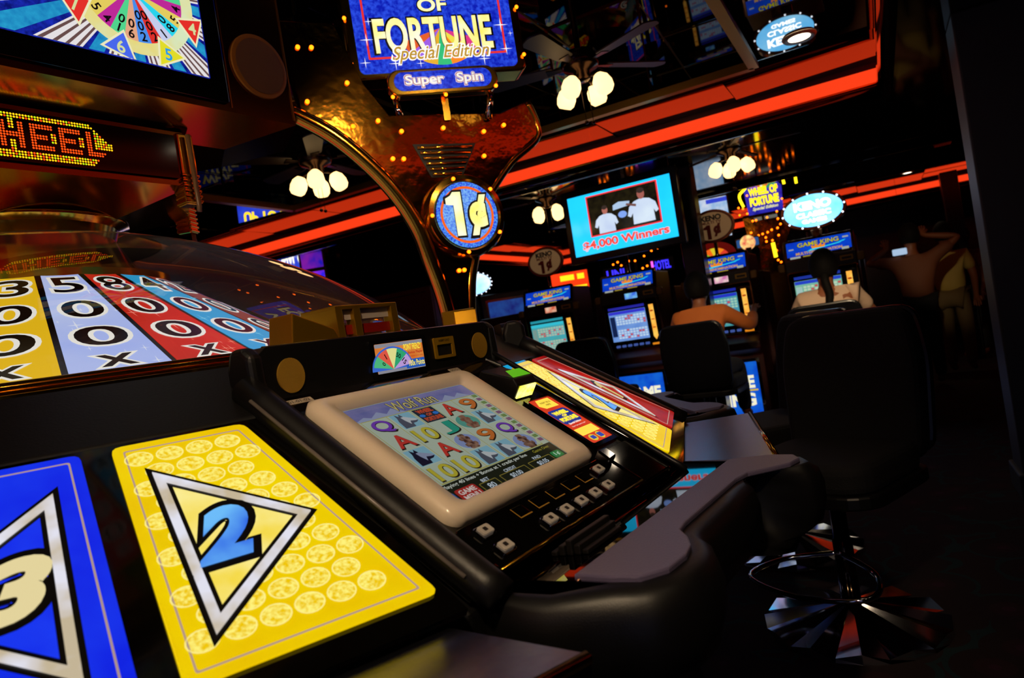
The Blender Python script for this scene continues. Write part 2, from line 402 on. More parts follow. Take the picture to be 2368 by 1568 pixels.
# clear dome
dm = bpy.data.materials.new('clear_dome'); dm.use_nodes = True; nt = dm.node_tree; nt.nodes.clear()
out = nt.nodes.new('ShaderNodeOutputMaterial'); mix = nt.nodes.new('ShaderNodeMixShader'); tr = nt.nodes.new('ShaderNodeBsdfTransparent'); gl = nt.nodes.new('ShaderNodeBsdfGlossy'); fz = nt.nodes.new('ShaderNodeFresnel')
gl.inputs['Roughness'].default_value = .02; gl.inputs['Color'].default_value = (.9, .86, .8, 1); fz.inputs['IOR'].default_value = 1.42; tr.inputs['Color'].default_value = (.93, .92, .9, 1)
nt.links.new(fz.outputs[0], mix.inputs[0]); nt.links.new(tr.outputs[0], mix.inputs[1]); nt.links.new(gl.outputs[0], mix.inputs[2]); dfz = nt.nodes.new('ShaderNodeBsdfDiffuse'); dfz.inputs['Color'].default_value = (.8, .74, .66, 1); mx2 = nt.nodes.new('ShaderNodeMixShader'); mx2.inputs[0].default_value = .045
nt.links.new(mix.outputs[0], mx2.inputs[1]); nt.links.new(dfz.outputs[0], mx2.inputs[2]); nt.links.new(mx2.outputs[0], out.inputs[0])
RB, HB, ZB = 1.38, .55, 1.268
RS = (RB*RB + HB*HB) / (2*HB); CZS = ZB + HB - RS
prof = []
tm = math.asin(RB / RS)
for i in range(25):
    t = tm - (tm - .215) * i / 24; prof.append((RS * math.sin(t), CZS + RS * math.cos(t)))
k = thing('dome_cover', 'clear acrylic dome over the big wheel', 'dome', CEN)
MB().lathe(prof, 96, cap=False).build('dome_shell', dm, k, smooth=True)
MB().lathe([(1.378, 1.262), (1.40, 1.264), (1.40, 1.284), (1.374, 1.286)], 96, cap=False).build('dome_rim', GOLD, k, smooth=True)

# ------------------------------------------------------------------ player consoles
RST = 1.85
TX, TZ = .8302, .5575
SLOPE = Fr((0, 0, 1.044), (1, 0, 0), (0, TX, TZ))
def wolf(mb_grey, mb_white, mb_sky, fr, cx, cy, s):
    mb_sky.face(rrect(s*1.12, s*.98, .001, 1, cx, cy), fr, .0056)
    mb_grey.face([(cx + s*x, cy + s*y) for x, y in ((-.5, -.47), (-.44, .0), (-.34, .22), (-.30, .47), (-.17, .30), (-.06, .46), (.02, .24), (.2, .12), (.45, -.02), (.5, -.15), (.34, -.24), (.12, -.26), (.06, -.47))], fr, .0061)
    mb_white.face([(cx + s*x, cy + s*y) for x, y in ((-.16, .22), (.02, .24), (.2, .12), (.45, -.02), (.5, -.13), (.32, -.13), (.1, -.08), (-.02, -.3), (-.12, -.02))], fr, .0065)
def lightbar(fr, mb, *a): mb.fbox(fr, *a)
def make_station(label, rich=True):
    """x to the player's right, y towards the wheel, origin on the floor below the middle of the sloping face"""
    t = thing('player_console', label, 'game console', (0, 0, 0), 0, 'player consoles around the wheel')
    S = SLOPE; xo = -.05                                   # screen centre sits left of the console's middle
    # lower body
    MB().prism([(-.19, .0), (.33, .0), (.36, 1.10), (.20, 1.15), (-.245, .855), (-.245, .70), (-.10, .55)], Fr((-.385, 0, 0), (0, 1, 0), (0, 0, 1), (1, 0, 0)), 0, .77).build('cabinet_body', BLACK, t, bevel=.006)
    # glossy face plate
    MB().fbox(S, -.375, .375, -.30, .245, -.012, 0).build('face_plate', GLOSS, t, bevel=.002)
    # side rails
    for sx in (-1, 1):
        mb = MB(); path = []
        for v in (.27, .2, .1, 0, -.1, -.2, -.3, -.33): path.append(S.p(-.352 if sx < 0 else .382, v, .012))
        mb.tube(path, .028 if sx < 0 else .007, 12).build('side_rail', BLACK, t, smooth=True)
        if sx < 0: MB().tube([S.p(-.379, .22, .022), S.p(-.379, -.28, .022)], .0035, 6).build('rail_trim', mat('grey_trim', '#6a625c', .35), t, smooth=True)
    # hood with rounded shoulders
    hp = roundpoly([(-.338, 1.165), (.392, 1.165), (.380, 1.262), (.362, 1.276), (-.312, 1.276), (-.330, 1.262)], .006)
    MB().prism(hp, Fr((0, .199, 0), (1, 0, 0), (0, 0, 1), (0, -1, 0)), -.07, 0).build('hood', BLACK, t, bevel=.008)
    for sx in (-1, 1):
        MB().prism([(-.008, 1.15), (.07, 1.15), (.07, 1.24), (.055, 1.279), (.018, 1.279), (-.004, 1.262)], Fr((-.318 if sx < 0 else .372, .199, 0), (0, 1, 0), (0, 0, 1), (sx, 0, 0)), 0, .034).build('hood_end', BLACK, t, bevel=.012, seg=3)
    HD = Fr((0, .199, 1.2215), (1, 0, 0), (0, 0, 1), (0, -1, 0))
    MB().tube([HD.p(-.31, .052, -.012), HD.p(.36, .052, -.012)], .0045, 8).build('hood_reflection_line', GOLD, t, smooth=True)  # thin gold tube imitates the deck ring's reflection along the hood top
    for sx in (-1, 1):
        MB().prism(ell(.031, .033, 32, -.266 if sx < 0 else .327, -.004), HD, 0, .003).build('speaker_grille', GRILLE, t)
    dsp = MB().prism(rrect(.178, .082, .004, 2, .03, .0), HD, 0, .004).build('display_bezel', flat('#0b0b0d', .25), t)
    sc1 = MB().prism(rrect(.152, .064, .002, 2, .03, .0), HD, .004, .0046).build('display', glow('#e8742a', .75, .2, ('#f4a04a', 30, .2)), dsp)
    if rich:
        MB().face(rrect(.152, .008, .0005, 1, .03, .0275), HD, .0049).face(rrect(.152, .006, .0005, 1, .03, -.029), HD, .0049).build('display_band', glow('#a8a8b4', .6), sc1)
        MB().face([(.03 + x, y) for x, y in ell(.064, .05, 24, -.028, -.026, 0, PI)], HD, .005).build('display_dial', glow('#3f6fd8', .8), sc1)
        for j, c_ in enumerate(('#c9a6e8', '#35b07a', '#f2ef9a', '#f0604a', '#54c486')):
            a0, a1 = math.radians(8 + j*32), math.radians(40 + j*32)
            MB().face([(.002, -.026)] + [(.002 + .06*math.cos(a0 + (a1-a0)*i/4), -.026 + .046*math.sin(a0 + (a1-a0)*i/4)) for i in range(5)], HD, .0053).build('dial_wedge', glow(c_, .8), sc1)
        mb = MB()
        for s_, x, y, h, r_ in (('15', .038, -.012, .012, -1.0), ('50', .022, .002, .012, -.5), ('1', -.018, .003, .013, .5), ('0', -.026, -.012, .01, 1.0)):
            mb.text(s_, HD, x, y, .014, h, .0056, .02, 0, r_, 1.0, True)
        mb.build('dial_number', flat('#101018'), sc1)
        MB().text('POINT FRENZY', HD, .071, .018, .058, .014, .0056, .015).build('display_title', glow('#fff04a', .95), sc1)
        MB().text('100x Points', HD, .078, -.019, .052, .013, .0056, .015).build('display_offer', glow('#fff04a', .95), sc1)
        MB().face(rrect(.062, .02, .001, 1, .074, -.02), HD, .0052).build('display_patch', glow('#2a66d0', .7), sc1)
        MB().text('Bonus Player', HD, .078, .004, .05, .007, .0056, .02).text('multiplies your play', HD, .078, -.004, .05, .004, .0056).build('display_line', glow('#c02020', .8), sc1)
    tk = MB().ring(rrect(.074, .05, .003, 2, .185, .004), rrect(.056, .026, .002, 2, .185, -.001), HD, 0, .005).build('ticket_slot_frame', mat('gold_label', '#a07a10', .4, .3), t)
    MB().face(rrect(.056, .026, .002, 2, .185, -.001), HD, .0006).build('ticket_slot', flat('#020202', .7), tk)
    if rich: MB().text('INSERT CARD', HD, .185, .0215, .04, .0055, .0055, .01).build('slot_lettering', flat('#1a1405'), tk)
    # game screen
    def sp(x, y): return (x + xo, y)
    bz = MB()
    po = rrect(.478, .384, .028, 6, xo, .003); pi = rrect(.378, .312, .010, 6, xo, 0); pm = rrect(.45, .358, .022, 6, xo, .003); pn = rrect(.392, .326, .014, 6, xo, .001)
    n = len(po); V = []
    for P, d in ((po, 0), (po, .016), (pm, .026), (pn, .024), (pi, .006)): V += [S.p(x, y, d) for x, y in P]
    Fc = [(j*n+i, j*n+(i+1) % n, (j+1)*n+(i+1) % n, (j+1)*n+i) for j in range(4) for i in range(n)]
    bz.add(V, Fc).build('screen_bezel', IVORY, t, smooth=True)
    scn = MB().prism(rrect(.382, .316, .008, 3, xo, 0), S, .001, .0045).build('screen', glow('#c9d4bf', .44, .08, ('#bccdb8', 3, .3)), t)
    D = .0050
    def on(mb, name, m_): return mb.build(name, m_, scn)
    on(MB().face([sp(x, y) for x, y in ((-.188, .112), (.188, .112), (.188, .156), (-.188, .156))], S, D), 'title_band', glow('#6f74b4', .42, .1, ('#8f8cc4', 25, .25)))
    if rich:
        mb = MB()
        for x in (-.15, -.11, -.07, .06, .1, .14): on(MB().face([sp(x-.03, .112), sp(x+.03, .112), sp(x+.004, .112 + random.uniform(.012, .022))], S, D + .0003), 'mountain_print', glow('#a9b4d8', .4))
        on(MB().text('Wolf Run', S, xo + .0, .133, .135, .034, D + .0010, .05), 'title_outline', flat('#201c14'))
        on(MB().text('Wolf Run', S, xo + .0, .133, .133, .032, D + .0014, .01), 'title', glow('#cdbf7a', .5))
        # five reels, three and a bit rows; cells .066 wide, .062 high
        cw, ch_ = .066, .0525
        X = [(-.132 + i*cw) for i in range(5)]; Y = [.085 - j*ch_ for j in range(4)]
        ln = MB()
        for i in range(6): ln.face([sp(-.165 + i*cw - .0008, .112), sp(-.165 + i*cw + .0008, .112), sp(-.165 + i*cw + .0008, -.098), sp(-.165 + i*cw - .0008, -.098)], S, D + .0002)
        ln.face([sp(-.165, .110), sp(.165, .110), sp(.165, .113), sp(-.165, .113)], S, D + .0002).face([sp(-.165, -.099), sp(.165, -.099), sp(.165, -.096), sp(-.165, -.096)], S, D + .0002)
        on(ln, 'reel_line', glow('#b8b25a', .45))
        grid = [['Q', 'w', '#', 'A', '9'], ['A', '10', 'J', 'o', 'w'], ['W', 'A', 't', '9', 'Q'], ['10', '10', 'w', 'w', 't']]
        cc = {'Q': '#6a35a8', 'A': '#b8342a', '9': '#b8652a', '10': '#b3a832', 'J': '#1f8f78'}
        for j in range(4):
            for i in range(5):
                s_ = grid[j][i]; x, y = X[i] + xo, Y[j]
                if s_ in cc:
                    b_ = on(MB().text(s_, S, x + .0015, y - .0015, .049 if s_ != '10' else .057, .044, D + .0006, .03), 'symbol_shadow', flat('#2a2620'))
                    on(MB().text(s_, S, x, y, .045 if s_ != '10' else .053, .040, D + .0012, .02), 'symbol', glow(cc[s_], .62))
                elif s_ in 'wW':
                    g, wh, sk = MB(), MB(), MB(); wolf(g, wh, sk, S, x, y, .05)
                    on(sk, 'symbol_tile', glow('#8fc4d8', .45)); on(g, 'wolf_print', glow('#5a6070' if s_ == 'w' else '#1a1a34', .4)); on(wh, 'wolf_highlight', glow('#cfd6da' if s_ == 'w' else '#9aa6c4', .45))
                elif s_ == '#':
                    on(MB().face(rrect(.06, .048, .001, 1, x, y), S, D + .0006), 'symbol_tile', glow('#22303c', .5))
                    on(MB().text('WHEEL', S, x, y + .014, .046, .013, D + .0012, .06).text('OF', S, x, y, .016, .009, D + .0012, .06).text('FORTUNE', S, x, y - .014, .05, .013, D + .0012, .06), 'symbol', glow('#c04a2a', .6))
                    [on(MB().face(ell(.008, .005, 12, x + q_, y), S, D + .001), 'symbol_dot', glow('#2a70c8', .6)) for q_ in (-.02, .02)]
                else:
                    on(MB().face(ell(.031, .024, 24, x, y), S, D + .0006), 'symbol_tile', glow('#58a898' if s_ == 'o' else '#8f9fd0', .45))
                    mb = MB()
                    for q_, (ww, yy) in enumerate(((.018, .018), (.03, .008), (.022, -.002), (.036, -.012), (.026, -.02))): mb.face(rrect(ww, .011, .004, 2, x, y + yy), S, D + .0010 + q_*.0001)
                    on(mb, 'totem_print', glow('#4a2a26' if s_ == 't' else '#7a4a3c', .42, .2, ('#a8806a', 90, .15)))
        mb1, mb2 = MB(), MB()
        for q_ in range(14):
            (mb1 if q_ % 2 else mb2).face(rrect(.016, .010, .001, 1, xo + .177, .105 - q_*.0145), S, D + .0004)
        on(mb1, 'payline_tab', glow('#8a5a86', .4)); on(mb2, 'payline_tab', glow('#6f9a52', .4))
    on(MB().face([sp(-.188, -.156), sp(.188, -.156), sp(.188, -.100), sp(-.188, -.100)], S, D + .0002), 'credit_band', glow('#1c2418', .4))
    if rich:
        on(MB().text('Playing 40 lines + Bonus at 1 credit per line', S, xo - .045, -.109, .26, .011, D + .0008, .01), 'message', glow('#d6dcd0', .55))
        on(MB().text('Game Over', S, xo + .14, -.109, .06, .008, D + .0008), 'message', glow('#a8a030', .55))
        bx = MB()
        for x, w_ in ((-.075, .05), (.005, .085), (.1, .08)):
            bx.ring(rrect(w_, .026, .002, 2, xo + x, -.142), rrect(w_ - .003, .023, .001, 2, xo + x, -.142), S, D + .0006, D + .0008)
        on(bx, 'credit_frame', glow('#9a8a3a', .45))
        on(MB().text('BET', S, xo - .075, -.1245, .022, .008, D + .0009, .01).text('80', S, xo - .075, -.142, .02, .014, D + .0009, .01).text('CREDIT', S, xo + .005, -.1245, .038, .008, D + .0009, .01)
           .text('$0.00', S, xo + .005, -.142, .036, .013, D + .0009, .01).text('PAID', S, xo + .1, -.1245, .026, .008, D + .0009, .01).text('$0.05', S, xo + .1, -.142, .036, .013, D + .0009, .01), 'credit_number', glow('#c8d4e0', .6))
        on(MB().face(rrect(.056, .034, .006, 3, xo - .135, -.138), S, D + .0007), 'menu_button', glow('#b02a26', .5))
        on(MB().text('GAME', S, xo - .135, -.131, .044, .012, D + .0012, .03).text('MENU', S, xo - .135, -.146, .044, .012, D + .0012, .03), 'menu_lettering', glow('#d8c8c0', .6))
        on(MB().face(rrect(.02, .034, .006, 3, xo - .178, -.138), S, D + .0007), 'help_button', glow('#2a62c0', .5))
        on(MB().face(rrect(.036, .02, .005, 3, xo + .163, -.137), S, D + .0007), 'coin_badge', glow('#2a8a48', .5))
        on(MB().text('1¢', S, xo + .163, -.137, .018, .013, D + .0012, .02), 'coin_lettering', glow('#b8dcc0', .6))
    # stickers
    if rich:
        for s_, x, y, w_ in (('01-01-02', -.268, .222, .062), ('00701', .195, .222, .038)):
            st = MB().prism(rrect(w_, .014, .001, 1, x, y), S, 0, .0008).build('number_sticker', flat('#b8aa96', .5), t)
            MB().text(s_, S, x, y, w_*.8, .008, .0012, .01).build('sticker_lettering', flat('#181410'), st)
    # bill acceptor, ticket panel, blank plate
    ba = MB().prism([(0, 0), (.11, 0), (.11, .022), (.018, .05), (0, .04)], Fr(S.p(.222, .06, 0), S.y, S.n, S.x), 0, .085).build('bill_acceptor', BLACK, t, bevel=.004)
    fb = Fr(S.p(.2645, .0595, .021), S.x, S.n)
    MB().fbox(Fr(S.p(.2645, .06, .022), S.x, S.n, -S.y), -.034, .034, -.016, .016, 0, .004).build('bill_slot_light', glow('#ffee20', 1.5, .3, ('#fff9a0', 60, .2)), ba)
    MB().face([(-.038, .02), (.038, .02), (.03, .05), (-.03, .05)], Fr(S.p(.2645, .062, .048), S.x, S.y), .002).build('bill_guide_light', glow('#5fbf1a', .8), ba)
    P = Fr(S.p(.2995, -.055, 0), S.x, S.y)
    tp = MB().ring(rrect(.118, .21, .008, 3, 0, -.005), rrect(.1, .19, .006, 3, 0, -.003), P, 0, .006).build('ticket_panel_frame', GLOSS, t)
    pan = MB().prism(rrect(.1, .19, .006, 3, 0, -.003), P, .001, .003).build('ticket_panel', glow('#c8281a', 1.0, .15, ('#e04a26', 25, .25)), tp)
    if rich:
        MB().face([(-.034, .066), (-.02, .088), (.036, .088), (.036, .052), (-.02, .052)], P, .0035).build('panel_arrow', glow('#ffd84a', 1.1), pan)
        MB().face(rrect(.084, .026, .001, 1, 0, -.052), P, .0035).build('panel_note', glow('#ffd84a', 1.1), pan)
        MB().text('INSERT BILLS', P, .004, .074, .044, .006, .004, .01).text('HERE', P, .004, .064, .02, .006, .004, .01).build('panel_lettering', flat('#2a1a08'), pan)
        MB().face(rrect(.084, .058, .012, 4, 0, .012), P, .0034).build('panel_badge', glow('#203a9a', .8), pan)
        MB().text('WHEEL', P, 0, .026, .062, .014, .0045, .08).text('OF', P, 0, .013, .02, .008, .0045, .08).text('FORTUNE', P, 0, 0, .072, .015, .0045, .08).build('panel_title', glow('#ffe23a', 1.2), pan)
        MB().text('Special Edition', P, 0, -.018, .056, .008, .004, .03, .3).text('Super Spin pays in cash', P, 0, -.029, .062, .005, .004).build('panel_line', glow('#ffe8dc', 1.1), pan)
        MB().face(ell(.015, .012, 16, -.018, -.08), P, .0036).face(ell(.013, .013, 16, .016, -.08), P, .0036).build('panel_emblem', glow('#e8c83a', .9), pan)
        MB().face(rrect(.02, .016, .003, 2, .016, -.08), P, .0041).face(rrect(.018, .012, .002, 2, -.018, -.08), P, .0041).build('panel_emblem_print', glow('#3048b0', .9), pan)
    # button deck
    dk = MB().prism(roundpoly([(-.302, -.196), (.205, -.196), (.205, -.292), (-.302, -.292)], .012), S, .0, .010).build('button_deck', GLOSS, t, bevel=.002)
    MB().tube([S.p(-.302, -.294, .008), S.p(.215, -.294, .008)], .004, 8).build('deck_edge', GOLD, dk, smooth=True)
    bt = [(-.258, -.225, 1), (-.257, -.266, 1)] + [(-.121 + .0553*i, -.266, 1) for i in range(5)] + [(-.149 + .0568*i, -.222, 0) for i in range(5)] + [(.135, -.224, 1)]
    for x, y, lit in bt:
        b_ = MB().prism(rrect(.034, .026, .003, 2, x, y), S, .010, .015 if lit else .0115).build('button', CHROME if lit else GLOSS, dk, bevel=.0012)
        if lit:
            cp = MB().prism(rrect(.027, .019, .003, 2, x, y), S, .015, .020).build('button_cap', mat('button_cream', '#a89c8c', .3, emit='#a89c8c', es=.10), b_, bevel=.0015)  # weak emission stands in for ambient light on the caps
            MB().face(rrect(.009, .008, .001, 1, x - .002, y), S, .0203).build('button_print', flat('#1a1410'), b_)
        else:
            MB().add([S.p(x - .018, y + .012, .0125), S.p(x - .018, y - .0135, .0125), S.p(x + .018, y - .0135, .0125), S.p(x + .018, y - .011, .0125), S.p(x - .0155, y - .011, .0125), S.p(x - .0155, y + .012, .0125)], [(0, 1, 4, 5), (1, 2, 3, 4)]).build('button_edge', mat('brass_edge', '#d8a83a', .38, .6), b_)
    MB().prism([(-.018, -.016), (.02, -.012), (.024, .018), (-.012, .02)], Fr(S.p(.187, -.212, .01), S.x, S.y), 0, .022).build('chrome_knob', CHROME, t, bevel=.004)
    MB().fbox(S, .232, .368, -.296, -.18, .001, .004).build('blank_plate', GLOSS, t, bevel=.001)
    # mirror shelf and ridge block
    SH = Fr((0, -.245, .868), (1, 0, 0), (0, -1, 0), (0, 0, 1))
    MB().prism([(-.29, -.03), (.455, -.03), (.43, .115), (-.275, .115)], SH, -.02, 0).build('mirror_shelf', mat('shelf_mirror', '#463c34', .02, 1), t, bevel=.001)
    MB().tube([SH.p(-.278, .115, .001), SH.p(.43, .117, .001)], .003, 8).build('shelf_trim', mat('copper_trim', '#b8846a', .2, 1), t, smooth=True)
    rb = MB()
    for i, (o0, z0) in enumerate(((.0, .004), (.012, .012), (.024, .02), (.036, .012), (.048, .004))): rb.box(-.185 + i*.004, -.03 - i*.004, -.262 - o0 - .011, -.262 - o0, .868, .872 + z0)
    rb.build('ridged_block', flat('#141210', .4), t, bevel=.002)
    # arm rest: dog-bone pad on a padded bolster
    outer = [(-.272, .352), (-.270, .41), (-.262, .45), (-.225, .477), (-.17, .482), (-.13, .475), (-.09, .455), (-.06, .432), (-.02, .426), (.12, .427), (.26, .428), (.31, .438), (.345, .47), (.385, .505), (.43, .515), (.465, .495), (.472, .45), (.458, .40), (.44, .362)]
    inner = [(.43, .36), (-.272, .349)]
    PADF = Fr((0, 0, .874), (1, 0, 0), (0, -1, 0), (0, 0, 1))
    MB().prism([(x, o) for x, o in outer] + [(.43, .36)], PADF, -.008, .003).build('arm_rest', PAD, t, bevel=.003, seg=2)
    full = [(-.335, .20), (-.325, .345)] + outer[1:-1] + [(.455, .36), (.47, .22)]
    cx_ = sum(p[0] for p in full)/len(full); n = len(full); V = []; Fc = []
    prf = ((.0, .868), (.016, .868), (.034, .855), (.042, .825), (.040, .785), (.028, .745), (.0, .722), (-.05, .715))
    for off, z in prf:
        for i in range(n):
            a_, b_ = Vector(full[i-1]), Vector(full[(i+1) % n]); d_ = (b_ - a_).normalized(); nn = Vector((-d_.y, d_.x))
            mid = Vector((.06, .33))
            if nn.dot(Vector(full[i]) - mid) < 0: nn = -nn
            p_ = Vector(full[i]) + nn * off; V.append((p_.x, -p_.y, z))
    for j in range(len(prf)-1):
        for i in range(n): Fc.append((j*n+i, j*n+(i+1) % n, (j+1)*n+(i+1) % n, (j+1)*n+i))
    Fc.append(tuple((len(prf)-1)*n+i for i in range(n)))
    MB().add(V, Fc).build('bolster', LEATHER, t, smooth=True)
    # pointer housing on the rim
    PH = Fr((-.075, .33, 1.262), (1, 0, 0), (0, 0, 1), (0, -1, 0))
    MB().prism([(-.075, 0), (-.06, .086), (.05, .045), (.07, 0)], PH, -.08, 0).build('pointer_plate', mat('satin_gold', '#c8981e', .32, .85, bump=(20, .05)), t, bevel=.003)
    cg = MB()
    for x in (.06, .115, .24): cg.fbox(PH, x, x + .022, 0, .094, -.03 if x > .1 else -.12, 0)
    cg.fbox(PH, .06, .262, .086, .096, -.12, 0).fbox(PH, .06, .262, 0, .012, -.12, 0)
    cg.build('pointer_cage', mat('satin_gold', '#c8981e', .32, .85), t, bevel=.002)
    MB().fbox(PH, .082, .24, .062, .084, -.1, -.012).build('cage_bar', flat('#b8aca0', .3), t)
    MB().fbox(PH, .082, .24, .028, .05, -.1, -.012).build('cage_band', flat('#8a1510', .35), t)
    return t
def station_loc(az): 
    d = dirn(az); return CEN + d * RST
st1 = make_station('nearest player console, its screen showing a reel game with letter and wolf symbols')
st1.location = station_loc(AZ1); st1.rotation_euler = (0, 0, AZ1 + PI/2)
d40 = math.radians(40)
dup(st1, station_loc(AZ1 + d40), AZ1 + d40 + PI/2, 'second player console, seen from the side beyond the red panel with a 1')
dup(st1, station_loc(AZ1 - d40), AZ1 - d40 + PI/2, 'player console at the far left, beyond the blue panel')
dup(st1, station_loc(AZ1 + 2*d40), AZ1 + 2*d40 + PI/2, 'player console on the far side, under the gold sign tower')

# ------------------------------------------------------------------ wedge units between the consoles
def tri_in(T, k):
    c = Vector((sum(p[0] for p in T)/3, sum(p[1] for p in T)/3)); return [tuple(c + (Vector(p) - c) * k) for p in T]
def offtri(T, d):
    out = []
    for i in range(3):
        a, b, c = Vector(T[i-1]), Vector(T[i]), Vector(T[(i+1) % 3])
        d1, d2 = (a-b).normalized(), (c-b).normalized(); bis = (d1 + d2).normalized(); s = math.sqrt((1 - d1.dot(d2))/2)
        out.append(tuple(b + bis * (d / s)))
    return out
def make_wedge(label, left, right):
    """left/right = (panel colour, pattern colour, digit, digit colour)"""
    t = thing('corner_unit', label, 'game cabinet', (0, 0, 0), 0, 'lit corner units between the consoles')
    S = SLOPE
    MB().prism([(-.19, .0), (.33, .0), (.36, 1.10), (.18, 1.13), (-.24, .85), (-.24, .70), (-.10, .55)], Fr((-.30, 0, 0), (0, 1, 0), (0, 0, 1), (1, 0, 0)), 0, .60).build('cabinet_body', BLACK, t)
    MB().prism([(-.255, .212), (.255, .212), (.36, -.30), (-.36, -.30)], S, -.014, -.002).build('back_plate', GLOSS, t)
    band = MB().add([(-.26, .168, 1.158), (.26, .168, 1.158), (.262, .33, 1.252), (-.262, .33, 1.252), (-.26, .168, 1.12), (.26, .168, 1.12), (.262, .40, 1.252), (-.262, .40, 1.252), (.262, .40, 1.12), (-.262, .40, 1.12)],
        [(0, 1, 2, 3), (3, 2, 6, 7), (4, 5, 1, 0), (7, 6, 8, 9), (0, 3, 7, 9, 4), (1, 5, 8, 6, 2), (4, 9, 8, 5)])
    band.build('top_bezel', BLACK, t, bevel=.004)
    sh = MB().prism([(-.33, .245), (.33, .245), (.39, .455), (-.39, .455)], Fr((0, 0, .862), (1, 0, 0), (0, -1, 0), (0, 0, 1)), -.03, 0).build('metal_shelf', STEEL, t, bevel=.004)
    MB().tube([(-.385, -.455, .858), (.385, -.455, .858)], .008, 10).build('shelf_edge', GOLD, t, smooth=True)
    MB().box(-.39, .39, -.45, -.25, .70, .832).build('shelf_apron', BLACK, t, bevel=.01)
    for sg, (c1, c2, dg, dc) in ((1, right), (-1, left)):
        def mx(P): return [(sg*x, y) for x, y in P]
        pp = roundpoly(mx([(.02, .187), (.2145, .187), (.337, -.262), (.02, -.262)]), .014)
        mpan = glow(c1, .95, .22, (c2, 9, .2))
        pan = MB().prism(pp, S, .0, .004).build('lit_panel', mpan, t, bevel=.001)
        inn = roundpoly(mx([(.034, .172), (.203, .172), (.316, -.247), (.034, -.247)]), .004); inn2 = roundpoly(mx([(.0365, .1695), (.2012, .1695), (.3128, -.2445), (.0365, -.2445)]), .004)
        MB().ring(inn, inn2, S, .0042, .0046).build('pinstripe', glow('#c8a898', .75), pan)
        if c1.startswith('#f'):
            mb = MB(); ro = MB(); R_ = .0195
            for j in range(-8, 8):
                for i in range(-2, 12):
                    x = .03 + i*.0425 + (j % 2)*.02125; y = -.03 + j*.0355
                    lim = .203 + (.172 - y) * .27
                    if x - R_*.8 < .024 or x + R_*.75 > lim or y + R_ > .178 or y - R_ < -.252: continue
                    mb.face(ell(R_, R_*.86, 18, sg*x, y), S, .0043)
                    ro.ring(ell(R_, R_*.86, 18, sg*x, y), ell(R_*.9, R_*.77, 18, sg*x, y), S, .0044, .0046)
            mb.build('coin_print', glow('#eec400', 1.0, .3, ('#fff27a', 170, .12)), pan); ro.build('coin_rim_print', glow('#fff08a', 1.0), pan)
        T = mx([(.054, .124), (.249, -.054), (.060, -.222)])
        MB().face(T, S, .005).build('triangle_shadow', flat('#0a0806', .3), pan)
        w_ = offtri(T, .007); w2 = offtri(T, .019); w3 = offtri(T, .025)
        MB().ring(w_, w2, S, .0052, .0075).build('triangle_border', glow('#e6e6f4', .95, .12, ('#c8b89a', 14, .12)), pan)
        MB().face(w3, S, .0058).build('triangle_field', glow(c1, .98, .2, ('#fff6a8' if c1.startswith('#f') else c2, 14, .3)), pan)
        cx_, cy_ = sg*.116, -.05
        if dg == '1':
            MB().face([(cx_ + .075*x + .3*.11*y, cy_ + .125*y) for x, y in ONE], S, .0066).build('digit_shadow', flat('#08080a', .3), pan); dm_ = MB().face([(cx_ + .055*x + .3*.1*y, cy_ + .1*y) for x, y in ONE], S, .0075)
        else:
            MB().text(dg, S, cx_, cy_, .104, .124, .0066, .10, .3).build('digit_shadow', flat('#08080a', .3), pan); dm_ = MB().text(dg, S, cx_, cy_, .082, .102, .0075, .05, .3)
        dm_.build('digit', glow(dc, .95, .2, ('#6fc0ff' if dc.startswith('#2') else dc, 12, .2)), pan)
    return t
YEL = ('#f5d500', '#f0c400', '2', '#2a62e8'); BLU = ('#0a1ee6', '#1a3cf4', '3', '#e8d8a0'); RED = ('#c01a12', '#8a0d10', '1', '#d8c07a')
W1 = make_wedge('corner unit with glowing yellow panel numbered 2 beside a blue panel, in the left foreground', BLU, YEL)
ewv = Vector((.5613, .8276, 0)); Cs = Vector((-.1327, 1.3714, 0))
def wdir(phi):
    a = AZ1 + phi; return dirn(a), Vector((-math.sin(a), math.cos(a), 0))
dphi = math.radians(20)
o_, t_ = wdir(-dphi); W1.location = Cs + ewv * (-.361) - t_ * .2655; W1.rotation_euler = (0, 0, AZ1 - dphi + PI/2)
W2 = make_wedge('corner unit with yellow 2 and red 1 panels between the two consoles', YEL, RED)
o_, t_ = wdir(dphi); W2.location = Cs + ewv * (.461) + t_ * .2655; W2.rotation_euler = (0, 0, AZ1 + dphi + PI/2)
W3 = make_wedge('corner unit carrying the gold sign tower on the far side', RED, ('#7a1fa8', '#5a1490', '9', '#e8d8a0'))
a3 = AZ1 + math.radians(60); W3.location = CEN + dirn(a3) * 1.89; W3.rotation_euler = (0, 0, a3 + PI/2)
